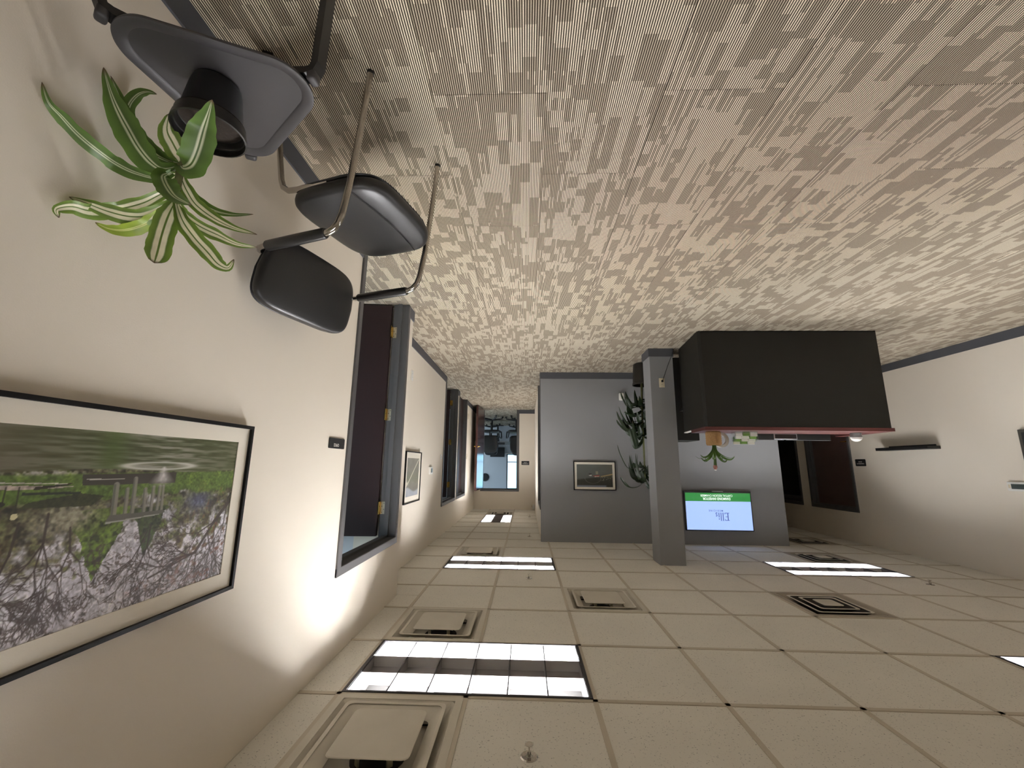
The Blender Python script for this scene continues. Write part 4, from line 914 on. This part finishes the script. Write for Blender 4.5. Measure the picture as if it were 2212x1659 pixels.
# basket plant
bp = thing('basket_plant', 'spiky artificial succulent in a square woven basket on the desk counter', 'plant', (-1.66, 2.27, CT)); bx_, by_ = -1.66, 2.27
prof = [(.066, 0), (.072, .004)] + [(.0745+.0035*(k % 2), .012+.012*k) for k in range(11)] + [(.070, .145), (.064, .146), (.064, .118)]
b = MB(); b.lathe(prof, (bx_, by_, CT), 28); b.build('basket', 'wicker', bp, True)
MB().lathe([(.063, 0), (.063, .004)], (bx_, by_, CT+.122), 20).build('moss', 'soil', bp)
def strap(path, w, fold=.25, wdir=None, wprof=None, tw=0.0, wavy=False):
    """leaf blade along a 3-D path; returns vertices, faces, across, along"""
    P = [Vector(p) for p in path]
    # resample by Catmull-Rom
    Q = []
    for i in range(len(P)-1):
        p0, p1, p2, p3 = P[max(i-1, 0)], P[i], P[i+1], P[min(i+2, len(P)-1)]
        for k in range(6):
            t_ = k/6; Q.append(.5*((2*p1)+(p2-p0)*t_+(2*p0-5*p1+4*p2-p3)*t_*t_+(3*p1-p0-3*p2+p3)*t_**3))
    Q.append(P[-1]); n = len(Q); vs, fs, ac, al = [], [], [], []
    cols = (-1, -.6, -.3, -.15, 0, .15, .3, .6, 1)
    for i, q in enumerate(Q):
        t_ = i/(n-1); d = (Q[min(i+1, n-1)]-Q[max(i-1, 0)]).normalized()
        vd = (q-CAM).normalized() if wdir is None else wdir
        a = d.cross(vd)
        a = a.normalized() if a.length > 1e-4 else Vector((1, 0, 0))
        nn = a.cross(d).normalized()
        a = (a*math.cos(tw)+nn*math.sin(tw)).normalized(); nn = a.cross(d).normalized()
        ww = w*(wprof(t_) if wprof else min(1.0, .30+2.2*t_)*max(0.0, min(1, (1-t_)*2.6))**.8)
        ww = max(ww, .0006)
        for c in cols:
            wv = 1+.035*math.sin(t_*47+c*2)*abs(c) if wavy else 1
            vs.append(q + a*(c*ww*wv) + nn*(-abs(c)*ww*fold + (0.08*ww*math.sin(t_*29+c*1.7)*abs(c) if wavy else 0))); ac.append(c); al.append(t_)
    m_ = len(cols)
    for i in range(n-1):
        for k in range(m_-1): fs.append((i*m_+k, i*m_+k+1, (i+1)*m_+k+1, (i+1)*m_+k))
    return vs, fs, ac, al
def leaf_obj(name, path, w, mt, parent, **kw):
    vs, fs, ac, al = strap(path, w, **kw); o = worldloc(parent)
    me = bpy.data.meshes.new(name); me.from_pydata([tuple(v-o) for v in vs], [], fs); me.materials.append(M[mt])
    for nm, dat in (('across', ac), ('along', al)):
        at = me.attributes.new(nm, 'FLOAT', 'POINT'); at.data.foreach_set('value', dat)
    for p in me.polygons: p.use_smooth = True
    ob = bpy.data.objects.new(name, me); COL.objects.link(ob); ob.parent = parent; return ob
M['leaf_succ'] = leaf_mat('succulent_leaf', (66, 96, 34), (76, 106, 40), (84, 112, 44), .05, .08)
for k in range(13):
    a = R(k*137.5); up = .5+.5*((k*7) % 13)/13; r1 = .14+.05*((k*5) % 7)/7; c0 = Vector((bx_, by_, CT+.13))
    d = Vector((math.cos(a), math.sin(a), 0)); ht = .09+.10*up
    leaf_obj('leaf', [c0+d*.006, c0+d*.02+Vector((0, 0, ht*.5)), c0+d*(r1*.5)+Vector((0, 0, ht*.9)), c0+d*(r1*.85)+Vector((0, 0, ht)), c0+d*(r1*1.08)+Vector((0, 0, ht*.82))], .013, 'leaf_succ', bp, fold=.5, wdir=Vector((0, 0, 1)) if k % 3 else None, wprof=lambda t_: (.8+.5*math.sin(t_*2.2))*(1-t_)**.6)
MB().tube([(bx_, by_, CT+.12), (bx_+.002, by_, CT+.27), (bx_+.006, by_, CT+.36)], [.014, .012, .016], 10).build('flower_stalk', 'succ', bp, True)
b = MB(); b.lathe([(.012, 0), (.022, .02), (.018, .04), (.004, .055)], (bx_+.006, by_, CT+.345), 12); b.build('bloom', 'pink', bp, True)
MB().sphere((bx_+.006, by_, CT+.40), .012, 8, 6, .6).build('bloom_tip', 'white', bp, True)
# white ring behind the basket
rg = MB(); n = 40; prof_r = [(.052, -.018), (.080, -.018), (.080, .018), (.052, .018)]
vs = []; fs = []
for k in range(n):
    a = 2*math.pi*k/n
    for (r, y) in prof_r: vs.append((-1.79+r*math.cos(a), 2.39+y, CT+.0805+r*math.sin(a)))
for k in range(n):
    for q in range(4): fs.append((k*4+q, k*4+(q+1) % 4, ((k+1) % n)*4+(q+1) % 4, ((k+1) % n)*4+q))
rg.add(vs, fs); tr_ = thing('tape_roll', 'white ring standing on its edge behind the woven basket', 'ring', (-1.79, 2.39, CT))
rg.build('ring', 'white', tr_, True); 
# tiered card rack
rk = thing('card_rack', 'clear tiered rack of white and green cards on the desk counter', 'card rack', (-1.985, 2.28, CT))
for q in range(4):
    z0 = CT+.001+q*.027; y0 = 2.22+q*.022
    MB().box(-2.10+.0, y0, z0, -1.87, y0+.003, z0+.020).box(-2.10, y0, z0, -1.87, y0+.022, z0+.002).build('tier', 'acrylic', rk)
    for k in range(3):
        x0 = -2.098+k*.077
        MB().rbox(x0+.002, y0+.0045, z0+.0025, x0+.072-.004*((q+k) % 2), y0+.017, z0+.048-.004*(k % 2), .001, 1).build('card_stack', 'cardgreen' if (q+k) % 3 == 1 else 'cardwhite', rk)
MB().box(-2.10, 2.22, CT+.0005, -2.098, 2.312, CT+.10).box(-1.872, 2.22, CT+.0005, -1.87, 2.312, CT+.10).build('side', 'acrylic', rk)

# ================================================================== TALL PLANT BEHIND THE COLUMN
tp = thing('potted_plant', 'tall dark dracaena in a black pot between the grey wall and the column', 'potted plant', (-1.33, 3.56, 0)); px_, py_ = -1.33, 3.56
MB().lathe([(.12, .001), (.135, .01), (.152, .28), (.158, .285), (.158, .31), (.148, .31), (.146, .265)], (px_, py_, 0), 28).build('pot', 'pot', tp, True)
MB().lathe([(.146, 0), (.146, .004)], (px_, py_, .265), 24).build('soil', 'soil', tp)
MB().tube([(px_+.03, py_, .26), (px_+.045, py_, .8), (px_+.05, py_-.01, 1.30), (px_+.05, py_, 1.62)], [.017, .015, .012, .007], 10).build('cane', 'stem', tp, True)
MB().tube([(px_-.03, py_+.02, .26), (px_-.04, py_+.03, .7), (px_-.02, py_+.03, 1.05)], [.014, .012, .007], 10).build('cane', 'stem', tp, True)
rr = random.Random(11)
for k in range(96):
    top = rr.random()
    if k < 26: z0 = 1.36+.27*top; s = Vector((px_+.05, py_, z0))
    elif k < 72: z0 = .50+.66*top; s = Vector((px_+.045, py_, z0))
    else: z0 = .55+.5*top; s = Vector((px_-.03, py_+.03, z0))
    a = rr.uniform(0, 6.28); ln = rr.uniform(.16, .37); d = Vector((math.cos(a), math.sin(a)*.85, 0))
    if s.y+d.y*ln > YG-.05: d.y *= .6
    if s.x+d.x*ln < -1.50: d.x = (-1.50-s.x)/ln
    rise = rr.uniform(.0, .11); drop = rr.uniform(-.02, .24)
    pts = [s, s+d*ln*.3+Vector((0, 0, rise)), s+d*ln*.65+Vector((0, 0, rise*1.1)), s+d*ln*.9+Vector((0, 0, rise*.4-drop*.5)), s+d*ln+Vector((0, 0, -drop))]
    if any(COLX[1]-.02 < p.x < COLX[0]+.02 and p.y < COLY[1]+.03 for p in pts): pts = [Vector((p.x, max(p.y, COLY[1]+.05), p.z)) for p in pts]
    leaf_obj('leaf', pts, rr.uniform(.024, .038), 'leaf_dark', tp, wdir=Vector((rr.uniform(-.5, .5), rr.uniform(-.7, .2), 1)).normalized(), tw=rr.uniform(-.7, .7))
# ================================================================== SIDE TABLE
TC = Vector((1.156, -1.256, 0)); TH0 = R(67.5); ZTOP = .448
st = thing('side_table', 'charcoal three-legged side table with a rounded triangular top', 'side table', tuple(TC))
def tri(s, n=72, k=0.0):
    """rounded triangle: three corner arcs joined by straight sides, moved inwards by k"""
    pts = []
    for q in range(3):
        a0 = TH0+q*2*math.pi/3; cx, cy = TC.x+.144*math.cos(a0), TC.y+.144*math.sin(a0)
        for i in range(24):
            a = a0-math.pi/3+2*math.pi/3*i/23; pts.append((cx+(.096-k)*math.cos(a), cy+(.096-k)*math.sin(a)))
    return pts
b = MB(); rings = [(.034, .424), (.014, .428), (.005, .436), (.001, .444), (.002, .447), (.006, ZTOP), (.028, ZTOP-.002), (.032, ZTOP-.006), (.06, ZTOP-.007), (.09, ZTOP-.007)]
vs = []; 
for k_, z in rings: vs += [(x, y, z) for x, y in tri(1.0, k=k_)]
n = 72; fs = [tuple(range(n))[::-1], tuple((len(rings)-1)*n+k for k in range(n))]
for q in range(len(rings)-1):
    for k in range(n): fs.append((q*n+k, q*n+(k+1) % n, (q+1)*n+(k+1) % n, (q+1)*n+k))
b.add(vs, fs); b.build('top', 'table', st, True)
for k in range(3):
    a = TH0+k*2*math.pi/3; d = Vector((math.cos(a), math.sin(a), 0)); e = Vector((-d.y, d.x, 0))
    def P(r, z, s): return TC + d*r + e*s + Vector((0, 0, z))
    path = [(.13, .412), (.20, .413), (.240, .420), (.258, .416), (.266, .398), (.270, .20), (.274, .001)]
    b = MB(); hw = .017; th = .010; vs = []; fs = []
    for i, (r, z) in enumerate(path):
        r0, z0 = path[max(i-1, 0)]; r1, z1 = path[min(i+1, len(path)-1)]; tx, tz = r1-r0, z1-z0; l = math.hypot(tx, tz); nx, nz = -tz/l, tx/l
        if nx > 0 and False: pass
        for (o_, s) in ((th, -hw), (th, hw), (-th, hw), (-th, -hw)): vs.append(P(r-nx*o_, max(z-nz*o_, .001), s))
    for i in range(len(path)-1):
        for q in range(4): fs.append((i*4+q, i*4+(q+1) % 4, (i+1)*4+(q+1) % 4, (i+1)*4+q))
    fs += [(3, 2, 1, 0), tuple((len(path)-1)*4+q for q in range(4))]
    b.add(vs, fs); lg_ = b.build('leg', 'tableleg', st)
    b = MB().rbox(-.017, -.012, 0, .017, .012, .03, .008, 3); b.xf(lambda v: P(.256, .418, 0)+e*v.x+d*v.y+Vector((0, 0, v.z))); b.build('knee_cap', 'table', lg_, True)
# ================================================================== PLANT ON THE TABLE
ZP = ZTOP-.0065
vp = thing('potted_plant', 'variegated dracaena with striped leaves in a black plastic pot on the side table', 'potted plant', (1.172, -1.278, ZP)); pc = (1.172, -1.278, ZP)
MB().lathe([(.050, .0005), (.056, .004), (.060, .02), (.074, .13), (.0765, .134), (.083, .134), (.085, .150), (.081, .151), (.0795, .115)], pc, 36).build('pot', 'pot', vp, True)
MB().lathe([(.0785, 0), (.06, .006), (.02, .010), (.001, .010)], (pc[0], pc[1], ZP+.112), 28).build('soil', 'soil', vp, True)
def zp(a, c): return (60+.2773*a, 140+.2773*c)
def pt3(a, c, y):
    v = on_y(*zp(a, c), y)
    if v.x > 1.404: v = on_x(*zp(a, c), 1.404)
    return v
Y0 = -1.275
MB().tube([Vector((pc[0], pc[1], ZP+.115)), pt3(1330, 690, Y0), pt3(1190, 790, Y0), pt3(1165, 960, Y0), pt3(1150, 1085, Y0)], [.008, .008, .009, .008, .006], 8).build('stem', 'stem', vp, True)
LV = [  # outline traced as centre lines, half width, depth change towards the tip, material
 ([(1180, 800), (1030, 880), (850, 845), (690, 770), (520, 650), (380, 530), (260, 400), (160, 290), (110, 135)], 50, -.05, 'leaf_grn', .35),
 ([(1180, 790), (1060, 815), (960, 760), (860, 640), (780, 500), (700, 350), (640, 200), (590, 20)], 78, -.10, 'leaf_grn', .3),
 ([(1185, 770), (1080, 745), (980, 690), (880, 590), (810, 480), (725, 280), (645, 85)], 50, -.04, 'leaf_grn', -.4),
 ([(1150, 780), (950, 640), (830, 460), (785, 340), (850, 240), (930, 210), (1005, 228)], 34, .06, 'leaf_grn', .5),
 ([(1190, 760), (1185, 715), (1130, 610), (1085, 510), (1100, 382)], 66, -.03, 'leaf_var', .2),
 ([(1190, 770), (1215, 800), (1275, 770), (1325, 660), (1370, 500), (1405, 390), (1437, 272)], 90, -.13, 'leaf_grn', .15),
 ([(1190, 800), (1205, 870), (1240, 960), (1330, 1060), (1450, 1135), (1600, 1168), (1757, 1165)], 30, .12, 'leaf_grn', .5),
 ([(1185, 800), (1200, 890), (1240, 985), (1310, 1090), (1440, 1190), (1600, 1270), (1787, 1322)], 46, .08, 'leaf_var', .4),
 ([(1160, 1040), (1185, 1110), (1230, 1180), (1340, 1258), (1480, 1325), (1630, 1395), (1792, 1422)], 46, .06, 'leaf_var', -.4),
 ([(1155, 1060), (1180, 1150), (1220, 1240), (1300, 1350), (1400, 1460), (1480, 1550), (1560, 1582), (1606, 1515)], 58, .02, 'leaf_var', .3),
 ([(1150, 1060), (1120, 1120), (1085, 1200), (1045, 1320), (1012, 1450), (985, 1545)], 72, -.06, 'leaf_var', .1),
 ([(1150, 1080), (1060, 1140), (960, 1215), (860, 1262), (740, 1288), (620, 1273), (525, 1228)], 44, -.03, 'leaf_yel', .4),
 ([(1145, 1060), (1080, 1100), (950, 1170), (800, 1182), (620, 1140), (450, 1075), (320, 1028)], 54, -.07, 'leaf_var', .35),
 ([(1150, 960), (1050, 1000), (900, 1075), (720, 1120), (500, 1138), (350, 1105), (225, 1125), (243, 1192)], 52, .02, 'leaf_var', .4),
 ([(1100, 850), (1055, 870), (1085, 950), (1150, 1030), (1275, 1092)], 70, -.10, 'leaf_grn', .2),
 ([(1180, 800), (1090, 790), (1000, 820), (945, 850)], 44, .05, 'leaf_grn', .3),
 ([(1180, 850), (1130, 860), (1090, 880), (1040, 860)], 30, .03, 'leaf_var', .3),
]
for pts, hw, dd, mt_, tw in LV:
    n = len(pts); path = [pt3(a, c, Y0+dd*(i/(n-1))**1.3) for i, (a, c) in enumerate(pts)]
    dist = sum((p-CAM).length for p in path)/n
    hwm = hw*.2773/F_PX*dist*.80/math.cos(tw)
    blunt = mt_ == 'leaf_var' and hw > 70
    leaf_obj('leaf', path, hwm, mt_, vp, wavy=True, fold=.22, tw=tw, wprof=(lambda t_: min(1, .25+2.0*t_)*max(0, min(1, (1-t_)*7))**.5) if blunt else None)
# ================================================================== SIDE CHAIR
ch = thing('side_chair', 'black padded armchair with chrome tube frame against the cream wall', 'chair', (.8445, -.679, 0), math.atan2(-.957, .29))
def pad(b, a, c, z0, z1, rc=.07, crown=.012, n=64, ex=4.0):
    """cushion: superellipse plan, soft edges; returns into b, centred on the origin"""
    pts = []
    for i in range(n):
        t_ = 2*math.pi*i/n; co, si = math.cos(t_), math.sin(t_); pts.append((a*abs(co)**(2/ex)*(1 if co > 0 else -1), c*abs(si)**(2/ex)*(1 if si > 0 else -1)))
    th = z1-z0; rings = [(.55, z0), (.90, z0), (.965, z0+th*.10), (.995, z0+th*.30), (1.0, z0+th*.55), (.99, z0+th*.78), (.96, z0+th*.93), (.90, z1), (.75, z1+crown*.5), (.5, z1+crown*.85), (.25, z1+crown), (.02, z1+crown)]
    vs = []; 
    for s, z in rings: vs += [(x*s, y*s, z) for x, y in pts]
    fs = [tuple(range(n))[::-1], tuple((len(rings)-1)*n+k for k in range(n))]
    for q in range(len(rings)-1):
        for k in range(n): fs.append((q*n+k, q*n+(k+1) % n, (q+1)*n+(k+1) % n, (q+1)*n+k))
    return b.add(vs, fs)
b = MB(); pad(b, .243, .212, 0, .055, crown=.006)
def seat_bend(v):
    y = v.y+.178; z = v.z+.402
    if y < .06: z -= (.06-y)**2*2.2
    z += .10*max(0, y-.22)**1.5*-1 + .35*(v.x**2)*.12
    return Vector((v.x, y, z))
b.xf(seat_bend); seat = b.build('seat', 'blacksoft', ch, True, world=False)
b = MB(); pad(b, .236, .20, -.012, .002, crown=0); b.xf(lambda v: seat_bend(v)+Vector((0, 0, -.002))); b.build('seat_shell', 'black', seat, True, world=False)
# piped seam across the seat front
sm = MB().tube([Vector((x, .055+.02*(x/.22)**2, .4625+.0055*(1-(abs(x)/.23)**2)+.35*x*x*.12)) for x in [-.215+.43*i/16 for i in range(17)]], .0022, 6); sm.build('seam', 'blacksoft', seat, True, world=False)
b = MB(); pad(b, .250, .146, 0, .042, crown=.008, ex=4.5)
def back_place(v):   # local x lateral, y height, z thickness towards the front
    zz = v.y; t_ = .20; yb = .455 + t_*zz - v.z - .30*(v.x**2)*-.55
    w_ = 1 - .10*max(0, -zz/.146)
    return Vector((v.x*w_, yb, .708+zz*.98))
b.xf(back_place); back = b.build('backrest', 'blacksoft', ch, True, world=False)
b = MB(); pad(b, .244, .140, -.012, .0, crown=0, ex=4.5); b.xf(back_place); b.build('back_shell', 'black', back, True, world=False)
for s in (1, -1):
    x = .257*s
    legp = [(x, 0, .0006), (x, .009, .13), (x, .024, .284), (x, .045, .469), (x, .066, .58), (x, .078, .612), (x, .097, .632), (x, .12, .641), (x, .15, .642)]
    lg_ = MB().tube(legp, .0125, 14).build('front_leg', 'chrome', ch, True, world=False)
    MB().lathe([(.0132, .0003), (.0132, .012)], (x, 0, 0), 14).build('foot_cap', 'black', lg_, True, world=False)
    arm = MB().tube([(x, .13, .642), (x, .135, .642), (x, .27, .643), (x, .40, .643), (x, .405, .643)], [.017, .0195, .0205, .0195, .017], 14).build('armrest', 'blacksoft', ch, True, world=False)
    MB().tube([(x, .405, .643), (x, .425, .643), (x*.985, .445, .642), (x*.93, .462, .64), (x*.80, .470, .64)], .0115, 12).build('arm_tube', 'chrome', ch, True, world=False)
    xr = .222*s
    rl = MB().tube([(xr, .18, .398), (xr, .33, .398), (xr, .375, .392), (xr, .405, .37), (xr, .420, .335), (xr, .445, .22), (xr, .487, .0006)], .0115, 12).build('rear_leg', 'chrome', ch, True, world=False)
    MB().lathe([(.0125, .0003), (.0125, .012)], (xr, .487, 0), 14).build('foot_cap', 'black', rl, True, world=False)
    MB().tube([(x, .040, .425), (x*.93, .05, .415), (x*.80, .07, .405)], .009, 10).build('bracket', 'chrome', ch, True, world=False)
MB().tube([(-.222, .18, .394), (.222, .18, .394)], .009, 10).build('cross_tube', 'chrome', ch, True, world=False)

# ================================================================== CONFERENCE ROOM FURNITURE
ct = thing('conference_table', 'long dark conference table with silver edge in the far room', 'table', (1.0, 11.3, 0))
MB().rbox(-.2, 10.55, .715, 2.3, 12.0, .745, .01).build('top', 'tablewood', ct); MB().box(-.19, 10.543, .722, 2.29, 10.549, .74).build('edge_band', 'silver', ct)
for x in (.25, 1.85): MB().box(x-.06, 10.95, .001, x+.06, 11.6, .715).build('pedestal', 'tablewood', ct)
oc = thing('office_chair', '', 'office chair', (0, 0, 0))
for k in range(5):
    a = R(72*k+20); d = Vector((math.cos(a), math.sin(a), 0))
    arm_ = MB().tube([d*.03+Vector((0, 0, .11)), d*.18+Vector((0, 0, .095)), d*.31+Vector((0, 0, .075))], [.026, .022, .016], 8).build('base_arm', 'chairblack', oc, True, world=False)
    MB().lathe([(.028, -.018), (.03, -.014), (.03, .014), (.028, .018)], (0, 0, 0), 14).xf(lambda v: d*.31+Vector((-d.y, d.x, 0))*v.z+d*v.x+Vector((0, 0, .031+v.y))).build('caster', 'chairblack', arm_, True, world=False)
MB().tube([(0, 0, .09), (0, 0, .42)], [.03, .025], 12).build('gas_lift', 'chairblack', oc, True, world=False)
b = MB(); pad(b, .25, .24, 0, .07); b.xf(lambda v: v+Vector((0, 0, .42))); b.build('seat', 'chairblack', oc, True, world=False)
b = MB(); pad(b, .235, .25, 0, .06); b.xf(lambda v: Vector((v.x, -.24-v.z+.12*(v.y**2), .84+v.y))); b.build('backrest', 'chairblack', oc, True, world=False)
MB().tube([(0, -.12, .42), (0, -.27, .44), (0, -.29, .70)], .02, 8, square=True).build('back_post', 'chairblack', oc, world=False)
for s in (-1, 1): MB().tube([(.26*s, .10, .45), (.28*s, .08, .62), (.28*s, .05, .655), (.28*s, -.14, .655), (.27*s, -.2, .62), (.25*s, -.22, .48)], .016, 8).build('armrest', 'chairblack', oc, True, world=False)
for k, (x, y, rz, lab) in enumerate([(1.34, 9.98, 8, 'black swivel office chair in the far room on the door leaf side'), (.62, 10.02, -12, 'black swivel office chair in the far room on the window side'),
                                     (1.55, 12.22, 176, 'black office chair on the far side of the conference table beside the blank wall'), (.62, 12.4, 184, 'black office chair across the conference table below the window'), (1.98, 10.05, 0, 'black office chair mostly behind the open conference door')]):
    o = oc if k == 0 else dup(oc); o.location = (x, y, 0); o.rotation_euler = (0, 0, R(rz)); o['label'] = lab; o['group'] = 'office chairs in the conference room'
cs = thing('display_easel', 'dark screen on a stand beyond the conference table', 'screen', (1.36, 12.72, 0))
MB().rbox(1.10, 12.80, .80, 1.62, 12.84, 1.14, .006).build('panel', 'chairblack', cs); MB().box(1.33, 12.81, .02, 1.39, 12.85, .80).build('post', 'chairblack', cs); MB().rbox(1.15, 12.72, .0005, 1.57, 12.9, .02, .005).build('foot', 'chairblack', cs)
ck = thing('wall_clock', 'round black wall clock in the far room partly behind the open door', 'clock', (1.80, 12.92, 1.86))
MB().lathe([(.13, 0), (.14, .01), (.14, .03), (.125, .035), (.12, .025), (.001, .025)], (0, 0, 0), 28).xf(lambda v: Vector((1.80+v.x, 12.919-v.z, 1.86+v.y))).build('case', 'chairblack', ck, True)
MB().lathe([(.118, .0255), (.118, .027), (.001, .027)], (0, 0, 0), 28).xf(lambda v: Vector((1.80+v.x, 12.919-v.z, 1.86+v.y))).build('dial', 'chairblack', ck)
